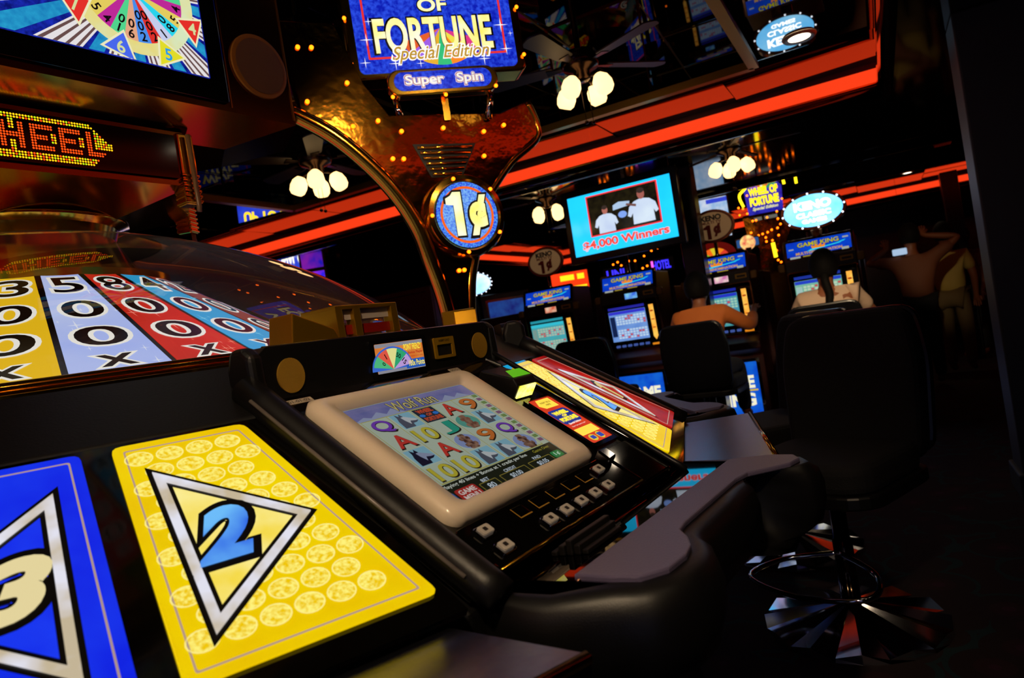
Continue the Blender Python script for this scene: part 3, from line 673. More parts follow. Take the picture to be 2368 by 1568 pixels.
# ------------------------------------------------------------------ canopy with screens above the wheel
AZF = AZ1 + math.radians(60)                    # the sign tower's radial plane
k = thing('display_canopy', 'gold mirrored canopy with a big screen, round speaker and LED ticker above the wheel', 'display', CEN)
RC = .62
def face_fr(az, r): return Fr(dirn(az) * r, Vector((-math.sin(az), math.cos(az), 0)), (0, 0, 1), dirn(az))
tri = []
for i in range(3):
    az = AZ1 + i * 2*PI/3; f_ = face_fr(az, RC)
    tri += [f_.p(-.75, 0).xy, f_.p(.75, 0).xy]
TRI = [tuple(p) for p in tri]
MB().prism(TRI, XY, 2.175, 2.86).build('canopy_body', mat('canopy_gold', '#7a5418', .2, 1, bump=(5, .06)), k)
def sc_(P, s): return [(x*s, y*s) for x, y in P]
MB().add([(x, y, 2.175) for x, y in TRI] + [(x, y, 2.10) for x, y in sc_(TRI, .72)], [(i, (i+1) % 6, 6 + (i+1) % 6, 6 + i) for i in range(6)] + [tuple(range(6, 12))]).build('canopy_underside', GOLDS, k)
for i in range(3):
    az = AZ1 + i * 2*PI/3; f_ = face_fr(az, RC)
    fm = MB().prism(rrect(.80, .60, .006, 2, .055, 2.50), f_, -.01, .016).build('screen_frame', mat('piano_black', '#030303', .12), k, bevel=.003)
    lcd = MB().prism(rrect(.635, .45, .003, 1, .0725, 2.497), f_, .016, .018).build('big_screen', glow('#1d2fc0', .9, .1, ('#0a1470', 60, .2)), fm)
    D = .0186
    def on(mb, nm, m_): return mb.build(nm, m_, lcd)
    X0, X1, Z0, Z1 = -.245, .39, 2.272, 2.722
    cx, cy, RW = .15, 2.505, .208
    # striped and teal sunburst behind the wheel
    def clip(poly):
        def cut(P, ax, val, keep_less):
            o = []
            for i_ in range(len(P)):
                a, b = P[i_], P[(i_+1) % len(P)]; ia = (a[ax] <= val) == keep_less; ib = (b[ax] <= val) == keep_less
                if ia: o.append(a)
                if ia != ib:
                    t_ = (val - a[ax]) / (b[ax] - a[ax]); o.append((a[0] + (b[0]-a[0])*t_, a[1] + (b[1]-a[1])*t_))
            return o
        for ax, val, kl in ((0, X0 + .004, False), (0, X1 - .004, True), (1, Z0 + .003, False), (1, Z1 - .003, True)):
            if len(poly) > 2: poly = cut(poly, ax, val, kl)
        return poly if len(poly) > 2 else None
    g1, g2, g3 = MB(), MB(), MB()
    for s_ in range(12):
        a = math.radians(30*s_ + 6)
        for tgt, a0, a1 in ((g1, a, a + .30), (g2, a + .33, a + .49)):
            P = clip([(cx + r*math.cos(aa), cy + r*math.sin(aa)) for r, aa in ((.19, a0), (.60, a0 + .02), (.60, a1 - .02), (.19, a1))])
            if P: on(MB().face(P, f_, D), 'sunburst_stripe' if tgt is g1 else 'sunburst_panel', glow('#e9e4e6', .95) if tgt is g1 else glow('#2aa8d8', .9, .2, ('#1a80c0', 40, .2)))
        for q_ in range(4):
            aa = a + .03 + q_*.07
            P = clip([(cx + r*math.cos(b), cy + r*math.sin(b)) for r, b in ((.2, aa), (.6, aa), (.6, aa + .022), (.2, aa + .03))])
            if P: on(MB().face(P, f_, D + .0004), 'sunburst_line', glow('#7a5a58', .7))
    P = [p for p in ell(RW, RW, 48, cx, cy)]
    on(MB().face(clip(P), f_, D + .001), 'wheel_rim_print', glow('#d8e8c0', .98, .2, ('#e8d87a', 9, .2)))
    wc = ['#2ad8f0', '#c8d0f0', '#e0302a', '#4a90f0', '#e8a884', '#52d890', '#c02a9a', '#e8d060']
    wn = ['80', '1', '200', '200', '60', '10', '4', '5']
    num = MB()
    for s_ in range(24):
        a0 = math.radians(-30 - 15*s_); a1 = a0 - math.radians(15)
        P = clip([(cx, cy)] + [(cx + .168*math.cos(a0 + (a1-a0)*q_/3), cy + .168*math.sin(a0 + (a1-a0)*q_/3)) for q_ in range(4)])
        if P: on(MB().face(P, f_, D + .0015), 'wheel_wedge_print', glow(wc[s_ % 8], .95))
        am = (a0 + a1)/2
        for q_, ch in enumerate(wn[s_ % 8]):
            r = .148 - .034*q_
            num.text(ch, f_, cx + r*math.cos(am), cy + r*math.sin(am), .024, .03, D + .002, .02, 0, am + PI/2, 1.0, True)
    on(num, 'wheel_number_print', flat('#2a2438'))
    for dg, ang, c1, c2 in (('6', -107, '#4a6af0', '#d8e0a0'), ('5', -63, '#e6e02a', '#2aa0e8'), ('4', -20, '#e8302a', '#d8e0a0'), ('7', -150, '#e8302a', '#d8e0a0')):
        a = math.radians(ang); c_ = Vector((cx + .215*math.cos(a), cy + .215*math.sin(a))); rd = Vector((math.cos(a), math.sin(a))); tg = Vector((-rd.y, rd.x))
        T = [tuple(c_ - rd*.068), tuple(c_ + rd*.022 + tg*.058), tuple(c_ + rd*.022 - tg*.058)]
        for sc__, m_, dd in ((1, '#f0ecc0', .0022), (.8, c1, .0026)):
            P = clip(tri_in(T, sc__))
            if P: on(MB().face(P, f_, D + dd), 'pointer_print', glow(m_, .95))
        on(MB().text(dg, f_, c_.x - rd.x*.006, c_.y - rd.y*.006, .034, .04, D + .003, .02, 0, 0, 1.0, True), 'pointer_number_print', glow(c2, .95))
    sp_ = MB().prism(ell(.120, .120, 40, .615, 2.372), f_, 0, .010).build('speaker_ring', mat('speaker_rim', '#9a6420', .45, .2), k, bevel=.003)
    MB().prism(ell(.103, .103, 40, .615, 2.372), f_, .010, .013).build('speaker_mesh', mat('speaker_mesh', '#6a3f12', .7, .1, bump=(900, .6)), sp_)
    MB().fbox(f_, .468, .473, 2.19, 2.85, 0, .004).fbox(f_, .742, .747, 2.19, 2.85, 0, .004).build('panel_seam', GOLDB, k)
# LED ticker box below
FONT = {'W': ['1...1', '1...1', '1...1', '1.1.1', '1.1.1', '11.11', '1...1'], 'H': ['1...1', '1...1', '1...1', '11111', '1...1', '1...1', '1...1'],
        'E': ['11111', '1....', '1....', '1111.', '1....', '1....', '11111'], 'L': ['1....', '1....', '1....', '1....', '1....', '1....', '11111']}
RL = .50
tri2 = []
for i in range(3):
    f_ = face_fr(AZ1 + i*2*PI/3, RL); tri2 += [tuple(f_.p(-.34, 0).xy), tuple(f_.p(.34, 0).xy)]
MB().prism(tri2, XY, 1.925, 2.115).build('ticker_body', mat('ticker_gold', '#8a6220', .2, 1, bump=(6, .06)), k)
MB().add([(x, y, 1.925) for x, y in tri2] + [(x*.5, y*.5, 1.845) for x, y in tri2], [(i, (i+1) % 6, 6 + (i+1) % 6, 6 + i) for i in range(6)] + [tuple(range(6, 12))]).build('canopy_bowl', GOLDS, k)
MB().lathe([(.27, 1.60), (.25, 1.72), (.27, 1.83), (.33, 1.85), (.33, 1.86)], 48).build('centre_column', GOLD, k, smooth=True)
pit = .0078
for i in range(3):
    f_ = face_fr(AZ1 + i*2*PI/3, RL)
    bx = MB().prism(rrect(.64, .150, .004, 2, -.02, 2.022), f_, 0, .012).build('ticker_window', mat('ticker_glass', '#020202', .1), k)
    NX, NY = 52, 17
    lit = set()
    for li, L_ in enumerate('WHEEL'):
        for r_, row in enumerate(FONT[L_]):
            for c_, v in enumerate(row):
                if v == '1': [lit.add((2 + li*10 + c_*8//5 + q_, 13 - r_*10//7 - w_)) for q_ in (0, 1) for w_ in (0, 1)]
    dots = {'r': MB(), 'y': MB(), 'g': MB()}
    for x in range(NX):
        for y in range(NY):
            edge = min(x, NX - 1 - x); hgt = 1 + edge * .9
            if abs(y - 8) > hgt: continue
            near = any((x + a, y + b) in lit for a in (-1, 0, 1) for b in (-1, 0, 1))
            if (x, y) in lit: c_ = 'r'
            elif near: continue
            else: c_ = 'r' if random.random() < .18 else ('g' if random.random() < .16 else 'y')
            px_, py_ = -.318 + x * pit, 2.022 - 8*pit + y * pit
            dots[c_].face(ell(.0032, .0032, 6, px_, py_), f_, .0125)
    for c_, hx in (('r', '#ff4a10'), ('y', '#ffc010'), ('g', '#a8d010')):
        dots[c_].build('led_dots', glow(hx, 1.6), bx, kind='stuff')
    for sx in (-1, 1):
        pc = MB().fbox(f_, sx*.34 - .03, sx*.34 + .03, 1.86, 2.11, -.05, .012).build('corner_post', GOLD, k, bevel=.006)
        rbm = MB()
        for q_ in range(6): rbm.fbox(f_, sx*.34 - .033, sx*.34 + .033, 1.865 + q_*.018, 1.877 + q_*.018, -.05, .017)
        rbm.build('post_rib', GOLD, pc, bevel=.004)
        MB().tube([f_.p(sx*.34, 2.10, .03), f_.p(sx*.34 + .003, 1.85, .03), f_.p(sx*.34, 1.83, .03)], .009, 8).build('post_rod', flat('#7a5a3a', .3), pc, smooth=True)

# ------------------------------------------------------------------ gold sign tower (a fin standing in a radial plane)
tw = thing('sign_tower', 'tall gold sign tower with orange bulbs and a round 1 cent medallion', 'sign tower', CEN, 0)
er = dirn(AZF); FN = Fr((0, 0, 0), er, (0, 0, 1), Vector((er.y, -er.x, 0)))      # normal faces the camera side
left_edge = [(1.53, 1.262), (1.51, 1.45), (1.475, 1.62), (1.43, 1.75), (1.405, 1.87), (1.30, 2.03), (1.187, 2.146), (1.02, 2.27)]
right_edge = [(1.93, 2.275), (2.07, 2.33), (2.14, 2.19), (1.956, 2.058), (1.82, 1.90), (1.70, 1.66), (1.64, 1.50), (1.61, 1.262)]
top_edge = [(.98, 2.66), (1.21, 2.66), (1.30, 2.40), (1.39, 2.265), (1.65, 2.272)]
poly = left_edge + top_edge + right_edge
cut = [(1.475, 2.135), (1.78, 2.135), (1.69, 1.985), (1.54, 1.985)]
body = MB().prism(poly, FN, -.05, .02).build('fin', mat('fin_gold', '#96681c', .13, 1, bump=(5, .7)), tw, bevel=.004)
# grille bars over a dark recess
MB().prism(cut, FN, .019, .022).build('grille_recess', flat('#060403', .5), tw)
for i in range(6):
    z = 1.998 + i*.024; t_ = (z - 1.985)/.15; xa = 1.54 - .065*t_ + .012; xb = 1.69 + .09*t_ - .012
    MB().tube([FN.p(xa, z, .026), FN.p(xb, z, .026)], .0065, 8).build('grille_bar', GOLD, tw, smooth=True)
def smoothpath(P, n=6):
    out = []
    for i in range(len(P)-1):
        p0, p1, p2, p3 = [Vector(P[max(0, min(len(P)-1, j))]) for j in (i-1, i, i+1, i+2)]
        for q_ in range(n):
            t_ = q_/n; out.append(.5*((2*p1) + (-p0+p2)*t_ + (2*p0-5*p1+4*p2-p3)*t_**2 + (-p0+3*p1-3*p2+p3)*t_**3))
    out.append(Vector(P[-1])); return out
arch = smoothpath([FN.p(x, z, .015) for x, z in left_edge[:3] + [(1.44, 1.77), (1.36, 1.93), (1.25, 2.07), (1.12, 2.19), (.97, 2.28)]])
MB().tube(arch, .036, 14).build('arch_tube', GOLD, tw, smooth=True)
MB().tube(smoothpath([FN.p(x, z, .0) for x, z in ((1.62, 1.262), (1.655, 1.5), (1.71, 1.66))]), .026, 12).build('leg_tube', GOLD, tw, smooth=True)
MB().tube(smoothpath([FN.p(x, z, .01) for x, z in ((1.80, 1.88), (1.95, 2.04), (2.12, 2.17), (2.09, 2.33))]), .018, 10).build('edge_tube', GOLDS, tw, smooth=True)
# medallion
MC = Fr(FN.p(1.662, 1.798, .02), FN.x, FN.y, FN.n)
md = MB().lathe([(.155, -.10), (.185, -.09), (.190, .03), (.180, .052), (.160, .058), (.152, .05), (.0, .05)], 56, ax=MC).build('medallion', GOLD, tw, autosm=True)
MB().face(ell(.148, .148, 48), MC, .0515).build('medallion_face', glow('#2a3ce0', .95, .15, ('#5aa8ff', 120, .12)), md)
MB().ring(ell(.128, .128, 48), ell(.117, .117, 48), MC, .052, .053).build('medallion_ring', glow('#ff6a1a', .95), md)
MB().face(ell(.116, .116, 48), MC, .052).build('medallion_field', glow('#4a78f0', .95, .15, ('#8ac4ff', 120, .14)), md)
MB().face([(-.056 + .10*x, .006 + .215*y) for x, y in ONE], MC, .0535).text('¢', MC, .053, -.006, .112, .205, .0535, .10).build('medallion_lettering_edge', flat('#08060a'), md)
MB().face([(-.055 + .082*x, .006 + .196*y) for x, y in ONE], MC, .0545).text('¢', MC, .054, -.004, .090, .182, .0545, .065).build('medallion_lettering', glow('#fff26a', 1.1, .2, ('#fffff0', 8, .25)), md)
for a in (105, 40, 178, -32, -98): bulb(md, MC.p(.168*math.cos(math.radians(a)), .168*math.sin(math.radians(a)), .058), .0085)
for r_, z in ((1.044, 2.549), (1.10, 2.55), (1.227, 2.403), (1.048, 2.321), (1.434, 2.193), (1.632, 2.206), (1.83, 2.188), (1.938, 2.217), (1.375, 2.073), (1.424, 2.071), (1.812, 2.074), (1.222, 2.216), (1.336, 2.24), (1.60, 1.56), (1.625, 1.56)):
    bulb(tw, FN.p(r_, z, .026), .0095)
# the sign box on top
sg = thing('game_sign', 'blue and gold WHEEL OF FORTUNE Special Edition sign with a Super Spin plaque', 'sign', CEN + FN.p(1.652, 0, .06), 0)
AN = math.radians(-76); sn = dirn(AN); SG = Fr((0, 0, 0), Vector((-sn.y, sn.x, 0)), (0, 0, 1), sn)
bxs = MB().prism(rrect(.80, .60, .03, 5, 0, 2.735), SG, -.14, .0).build('sign_box', GOLD, sg, bevel=.012, seg=3)
bluem = glow('#0e1eb8', .95, .15, ('#2c50ea', 60, .14))
FRONT_SG = SG
for SG in (Fr(-sn * .14, -FRONT_SG.x, (0, 0, 1), -sn), FRONT_SG):      # the same face on both sides, the front one last
  fp = MB().prism(rrect(.715, .56, .025, 5, .0, 2.735), SG, .0, .006).build('sign_face', bluem, sg)
  MB().ring(rrect(.625, .50, .004, 2, 0, 2.765), rrect(.607, .482, .003, 2, 0, 2.765), SG, .0062, .0072).build('sign_border', glow('#f03428', .95), fp)
  for j, c_ in enumerate(('#e8602a', '#a060e8', '#e8b02a', '#2ac07a', '#ff8a1a', '#f0e04a', '#e03a8a')):
      a0, a1 = math.radians(200 + j*20), math.radians(220 + j*20)
      MB().face([(.02, 2.64)] + [(.02 + .19*math.cos(a0 + (a1-a0)*q_/3), 2.64 + .165*math.sin(a0 + (a1-a0)*q_/3)) for q_ in range(4)], SG, .0076).build('sign_wedge', glow(c_, 1.0), fp)
  MB().text('WHEEL', SG, 0, 2.86, .52, .13, .009, .05).text('OF', SG, 0, 2.745, .14, .07, .009, .05).text('FORTUNE', SG, -.01, 2.615, .55, .17, .009, .05).build('sign_title_edge', flat('#0a0804'), fp)
  MB().text('WHEEL', SG, 0, 2.86, .50, .115, .011, .03).text('OF', SG, 0, 2.745, .13, .058, .011, .03).text('FORTUNE', SG, -.01, 2.615, .53, .155, .011, .03).build('sign_title', glow('#ffe21a', 1.15, .2, ('#fffbe0', 7, .2)), fp)
  MB().text('Special Edition', SG, .01, 2.525, .455, .088, .0125, .06, .35).build('sign_script_glow', glow('#ffffff', 1.1), fp)
  MB().text('Special Edition', SG, .01, 2.525, .44, .078, .0135, .012, .35).build('sign_script', glow('#c89a2a', .9), fp)
  for (x, z, s_) in ((-.31, 2.60, .03), (-.29, 2.68, .02), (-.33, 2.50, .025), (-.2, 2.49, .03), (.30, 2.64, .035), (.31, 2.53, .03), (.2, 2.49, .03), (-.09, 2.485, .02), (.34, 2.60, .014)):
      MB().face([(x + s_*(1 if n_ % 2 == 0 else .1)*math.cos(n_*PI/4), z + s_*(1 if n_ % 2 == 0 else .1)*math.sin(n_*PI/4)) for n_ in range(8)], SG, .014).build('sign_star', glow('#f4f6ff', 1.1), fp)
pl = MB().prism(rrect(.50, .118, .055, 8, .0, 2.405), SG, -.05, .012).build('plaque', GOLD, sg, bevel=.008, seg=3)
MB().prism(rrect(.44, .082, .04, 8, .0, 2.408), SG, .012, .015).build('plaque_face', bluem, pl)
for s_, x_, w_ in (('Super', -.085, .172), ('Spin', .118, .118)): MB().text(s_, SG, x_, 2.406, w_ + 0.012, .054 + 0.012, 0.0162, 0.07).build('plaque_lettering_glow', glow('#e9ddf4', .9), pl)
for s_, x_, w_ in (('Super', -.085, .172), ('Spin', .118, .118)): MB().text(s_, SG, x_, 2.406, w_ + 0.006, .054 + 0.006, 0.0172, 0.05).build('plaque_lettering_edge', glow('#b01a1a', .8), pl)
for s_, x_, w_ in (('Super', -.085, .172), ('Spin', .118, .118)): MB().text(s_, SG, x_, 2.406, w_ + 0, .054 + 0, 0.0182, 0.025).build('plaque_lettering', glow('#f4f2ea', 1.0), pl)
for x, z in ((-.235, 2.345), (.0, 2.340), (.235, 2.365), (-.39, 2.70), (.39, 2.50), (-.39, 2.50), (.39, 2.72)): bulb(sg, SG.p(x, z, .012), .0085)
MB().prism(rrect(.03, .12, .004, 2, .0, 2.30), SG, -.06, -.03).build('sign_post', GOLDS, sg)
for sx in (-1, 1): MB().tube([SG.p(sx*.22, 2.36, -.05), SG.p(sx*.2, 2.245, -.07)], .016, 10).build('sign_strut', CHROME, sg, smooth=True)
# ------------------------------------------------------------------ slot machine bank
def make_slot(label, topper, art, dark=False):
    """x right, y away from the player, front at y=0"""
    t = thing('slot_machine', label, 'slot machine', (0, 0, 0), 0, 'slot machines along the bank')
    fr = XZ
    MB().prism([(0, 0), (.5, 0), (.5, 1.66), (.06, 1.66), (.0, 1.50), (.0, 1.42), (.05, .93), (-.08, .86), (-.08, .80), (.0, .74)], Fr((-.29, 0, 0), (0, 1, 0), (0, 0, 1), (1, 0, 0)), 0, .58).build('cabinet', MAROON, t, bevel=.01)
    # belly glass
    MB().ring(rrect(.50, .58, .01, 2, 0, .42), rrect(.44, .52, .008, 2, 0, .42), fr, 0, .015).build('belly_frame', CHROME, t, bevel=.002)
    bg = MB().prism(rrect(.44, .52, .008, 2, 0, .42), fr, .001, .006).build('belly_glass', glow('#0a4ae0', .75, .12, ('#1a78f0', 8, .2)), t)
    MB().text('GAME', fr, -.0, .50, .36, .12, .009, .05).text('KING', fr, 0, .34, .34, .12, .009, .05).build('belly_lettering', glow('#f4f0d0', 1.0), bg)
    MB().fbox(fr, -.2, .2, .415, .43, .006, .008).build('belly_stripe', glow('#e8c81a', .8), bg)
    # top glass, leaning back
    G = Fr((0, .035, 1.59), (1, 0, 0), (0, .30, .95))
    MB().ring(rrect(.565, .205, .014, 3), rrect(.515, .160, .008, 3), G, -.02, .012).build('glass_frame', mat('smoked_chrome', '#8a7468', .15, 1), t, bevel=.003)
    tg = MB().prism(rrect(.515, .160, .008, 3), G, -.01, .004).build('top_glass', glow('#0d2fc8', .78, .12, ('#0a52e6', 9, .2)), t)
    MB().text('GAME KING', G, 0, .043, .34, .044, .007, .05).build('glass_title_edge', flat('#1a1408'), tg)
    MB().text('GAME KING', G, 0, .043, .33, .038, .0085, .02).build('glass_title', glow('#c8c020', .85), tg)
    cr = [(-.05, -.005), (.05, -.005), (.058, .026), (.03, .012), (.022, .032), (.0, .014), (-.022, .032), (-.03, .012), (-.058, .026)]
    MB().face(cr, G, .009).build('crown_print', glow('#f08a1a', .95), tg)
    MB().face([(-.10, -.025), (.17, .005), (.19, .016), (.08, .004), (-.06, -.006)], G, .006).face([(.15, .015), (.22, .03), (.2, .016)], G, .006).build('swoosh_print', glow('#2ad8f4', .9), tg)
    MB().text('MULTI-DENOMINATION', G, .0, -.034, .37, .024, .0085, .03).build('glass_subtitle', glow('#d8a81a', .9), tg)
    MB().fbox(G, -.235, -.15, -.072, -.055, .004, .0065).fbox(G, .18, .235, -.06, -.038, .004, .0065).fbox(G, -.24, -.2, .01, .02, .004, .0065).fbox(G, .195, .24, .045, .058, .004, .0065).build('glass_note', glow('#b8c0b8', .7), tg)
    MB().fbox(G, -.13, -.05, -.068, -.057, .004, .0065).fbox(G, .0, .1, -.066, -.056, .004, .0065).build('glass_footer', glow('#b09a30', .7), tg)
    # information strip
    I = Fr((0, .0, 1.455), (1, 0, 0), (0, 0, 1))
    MB().prism(rrect(.56, .10, .01, 2), I, -.02, .012).build('info_strip', BLACK, t, bevel=.003)
    ds = MB().prism(rrect(.125, .055, .003, 2, .03, 0), I, .012, .015).build('info_display', glow(art['disp'], .9, .15, (art['disp2'], 18, .2)), t)
    MB().ring(rrect(.10, .042, .003, 2, .205, .006), rrect(.075, .020, .002, 2, .205, .004), I, .012, .018).build('ticket_slot', mat('gold_label', '#a07a10', .4, .3), t)
    for sx in (-1, 1): MB().prism(rrect(.06, .075, .018, 4, sx*.315, 0), I, -.03, .02).build('speaker_cap', mat('gold_cap', '#7a5a1e', .45, .4), t, bevel=.01, seg=3)
    # screen door
    S_ = Fr((0, .022, 1.175), (1, 0, 0), (0, -.10, .99))
    MB().ring(rrect(.56, .47, .02, 3), rrect(.535, .445, .014, 3), S_, 0, .018).build('door_frame', mat('warm_chrome', '#c8924a', .12, 1), t, bevel=.003)
    MB().prism(rrect(.535, .445, .014, 3), S_, -.02, .003).build('door_panel', GLOSS, t)
    sn_ = MB().prism(rrect(.375, .30, .004, 2, -.045, -.0), S_, .003, .006).build('game_screen', glow(art['bg'], .72, .1, (art['bg2'], 7, .25)), t)
    MB().fbox(S_, -.23, .14, .12, .148, .0065, .008).build('screen_banner', glow(art['bar'], .8), sn_)
    g = MB()
    for hb, n0 in ((.012, 4), (-.125, 4)):
        for i in range(10):
            for j in range(n0): g.fbox(S_, -.165 + i*.0305, -.165 + i*.0305 + .024, hb + j*.024, hb + j*.024 + .018, .0065, .0075)
    g.build('number_grid', glow(art['cell'], .85), sn_, kind='stuff')
    g = MB()
    for i, j, hb in random.sample([(i, j, hb) for i in range(10) for j in range(4) for hb in (.012, -.125)], 14):
        g.fbox(S_, -.165 + i*.0305, -.165 + i*.0305 + .024, hb + j*.024, hb + j*.024 + .018, .008, .0085)
    g.build('marked_number', glow('#d85a5a', .8), sn_, kind='stuff')
    MB().fbox(S_, -.225, -.175, -.1, .1, .0065, .0075).build('screen_column', glow(art['col'], .7), sn_)
    arw = [(-.022, .17), (.022, .17), (.022, -.14), (.0, -.175), (-.022, -.14)]
    ar = MB().prism([(x + .205, y) for x, y in arw], S_, .003, .008).build('bill_arrow', glow('#ff9a2a', 1.1, .2, ('#ffd060', 12, .25)), t)
    MB().fbox(S_, .19, .22, .1, .115, .008, .009).fbox(S_, .19, .22, .02, .03, .008, .009).fbox(S_, .19, .22, -.06, -.05, .008, .009).build('arrow_print', glow('#c04a10', .7), ar)
    for x, w_ in ((-.25, .5),): MB().fbox(S_, -.23, .14, .165, .19, .003, .006).build('screen_header', glow(art['bar'], .45), t)
    for i in range(6):
        MB().prism(rrect(.04, .022, .004, 2, -.19 + i*.06, -.2), S_, .003, .016).build('button', glow('#5a78d8', .45), t)
    MB().fbox(S_, .16, .24, -.225, -.205, .003, .012).build('coin_light', glow('#e88a1a', .9), t)
    # topper
    if topper == 'keno':
        MB().lathe([(.022, 1.66), (.022, 1.70), (.016, 1.705), (.016, 1.98)], 16, o=(0, .14, 0)).build('topper_pole', CHROME, t, smooth=True)
        Tq = Fr((0, .10, 1.965), (1, 0, 0), (0, 0, 1))
        ov = MB().prism(ell(.205, .155, 40), Tq, -.03, 0).build('topper_sign', mat('copper_rim', '#8a5230', .3, .8), t, bevel=.004)
        MB().face(ell(.192, .143, 40), Tq, .001).build('topper_border', flat('#6a1f14', .5), ov)
        MB().face(ell(.178, .130, 40), Tq, .002).build('topper_face', mat('topper_cream', '#c8a070', .5, emit='#c8a070', es=.12), ov)
        MB().text('KENO', Tq, 0, .078, .19, .052, .004, .05).build('topper_title', flat('#1c1a26'), ov)
        MB().text('MULTI TV', Tq, 0, .036, .18, .026, .004, .03).face([(-.045 + .07*x, -.052 + .135*y) for x, y in ONE], Tq, .004).text('¢', Tq, .045, -.04, .07, .12, .004, .06).build('topper_price', flat('#7a1a10'), ov)
    elif topper == 'oval':
        Tq = Fr((0, .08, 1.915), (1, 0, 0), (0, 0, 1))
        rb = MB()
        for i in range(6): rb.lathe([(.085, 0), (.09, .006), (.085, .012)], 20, o=(0, .14, 1.67 + i*.013), cap=False)
        rb.build('topper_neck', mat('ribbed_copper', '#8a5a3a', .2, 1), t)
        ov = MB().prism(ell(.265, .165, 48), Tq, -.12, 0).build('topper_sign', flat('#0a0a10', .2), t, bevel=.006)
        MB().ring(ell(.262, .162, 48), ell(.238, .14, 48), Tq, 0, .012).build('topper_rim', mat('copper_rim', '#8a5230', .3, .8), ov)
        MB().face(ell(.238, .14, 48), Tq, .004).build('topper_face', glow('#3ab4ff', 2.2, .15, ('#9adcff', 5, .25)), ov)
        MB().text('KENO', Tq, 0, .05, .3, .075, .006, .05).text('CLASSIC', Tq, 0, -.03, .28, .045, .006, .04).text('GAMES', Tq, 0, -.085, .2, .035, .006, .04).build('topper_title', glow('#f4fbff', 4), ov)
        for i in range(12):
            a = 2*PI*i/12 + .1; bulb(ov, Tq.p(.25*math.cos(a), .151*math.sin(a), .012), .008, wbulb_me)
    return t
arts = [dict(disp='#e05a3a', disp2='#f0d0b0', bg='#5ab8b0', bg2='#4ac0d8', bar='#3ad0e8', cell='#b8c8b0', col='#8ab0a8'),
        dict(disp='#3a6af0', disp2='#8ad8f4', bg='#6a9af0', bg2='#8ab8ff', bar='#3a3ae0', cell='#c8e0f8', col='#1a2a5a'),
        dict(disp='#d86ab0', disp2='#fff0e0', bg='#5ac0a8', bg2='#4a9ad0', bar='#2a3ad8', cell='#a8d8c0', col='#78b8a0'),
        dict(disp='#3a78f0', disp2='#e8d0e0', bg='#7ac8b0', bg2='#9ad8b8', bar='#2a4ad8', cell='#c8e0c0', col='#b8e0d8')]
labs = ['leftmost slot machine of the bank, under an oval 1 cent sign on a pole', 'slot machine below the hanging television, nobody playing it',
        'slot machine with a pole mounted oval sign, played by the man in orange', 'slot machine with a glowing blue oval topper, played by the woman in white']
for i in range(4):
    s = make_slot(labs[i], ('keno', 'pole', 'keno', 'oval')[i], arts[i])
    if i == 1: MB().lathe([(.022, 1.66), (.022, 1.70), (.016, 1.705), (.016, 1.9)], 16, o=(0, .14, 0)).build('topper_pole', CHROME, s, smooth=True)
    s.location = RM(-.635 - .87*(3 - i), 1.078); s.rotation_euler = (0, 0, RHO)
    if i == 1: plain_slot = s
# partition cabinets behind the bank and more machines around
for i in range(5):
    k = thing('back_cabinet', 'dark maroon cabinet standing %s' % ('behind the rightmost slot machine', 'behind the second slot machine from the right', 'behind the slot machine under the television', 'behind the leftmost slot machine', 'left of the leftmost slot machine')[i], 'cabinet', RM(-.635 - .87*i + .02, 1.62), RHO, 'maroon cabinets behind the slot bank')
    MB().box(-.30, .30, 0, .5, .06, 1.5).build('body', MAROON, k, bevel=.01)
    MB().box(-.28, .28, .02, .48, 0, .06).build('plinth', BLACK, k)
    MB().fbox(Fr((0, 0, 0), (1, 0, 0), (0, 0, 1)), -.27, .27, .12, 1.42, 0, .012).build('door', MAROON, k, bevel=.004)
# ------------------------------------------------------------------ television hanging from the soffit
tvp = at(1436, 502, 6.1); k = thing('television', 'wall television showing two people and $4,000 Winners on cyan', 'television', (tvp.x, tvp.y, 0), RHO)
T_ = Fr((0, 0, tvp.z), (1, 0, 0), (0, 0, 1))
MB().prism(rrect(1.06, .66, .012, 3), T_, -.07, 0).build('tv_frame', mat('tv_black', '#060608', .2), k, bevel=.006)
sn_ = MB().prism(rrect(.945, .535, .002, 1), T_, 0, .003).build('tv_screen', glow('#18b8f8', 1.35, .1, ('#22c8ff', 4, .3)), k)
def on(mb, nm, m_): return mb.build(nm, m_, sn_)
on(MB().prism(rrect(.655, .365, .002, 1, .03, .062), T_, .004, .006), 'picture_border', glow('#ff3a3a', 1.0))
on(MB().prism(rrect(.628, .340, .002, 1, .03, .062), T_, .006, .007), 'picture', glow('#14100c', .8, .1, ('#2a2412', 20, .2)))
D = .008
def body(cx, z0, s, head):
    b_ = [(-.5, 0), (-.47, .5), (-.58, .34), (-.72, .42), (-.6, .8), (-.36, 1.0), (-.12, 1.06), (.12, 1.06), (.36, 1.0), (.6, .8), (.7, .42), (.56, .34), (.48, .5), (.5, 0)]
    on(MB().face([(cx + x*s, z0 + y*s) for x, y in b_], T_, D), 'shirt_picture', glow('#c8d8f8', .95, .1, ('#e0f0ff', 6, .25)))
    on(MB().face(ell(.17*s, .23*s, 20, cx, z0 + 1.27*s), T_, D + .001), 'head_picture', glow(head, .8)); on(MB().face(ell(.17*s, .12*s, 14, cx, z0 + 1.42*s), T_, D + .0015), 'hair_picture', glow('#4a3a34', .6))
body(-.135, -.105, .155, '#c87a6a'); body(.205, -.09, .195, '#b86a5e')
on(MB().face([(-.06, .07), (.09, .085), (.10, .12), (.0, .135), (-.055, .115)], T_, D + .002), 'paper_picture', glow('#b8d4f4', .9))
on(MB().face([(.06, .09), (.15, .06), (.155, .08), (.07, .105)], T_, D + .003), 'arm_picture', glow('#8a5a50', .7))
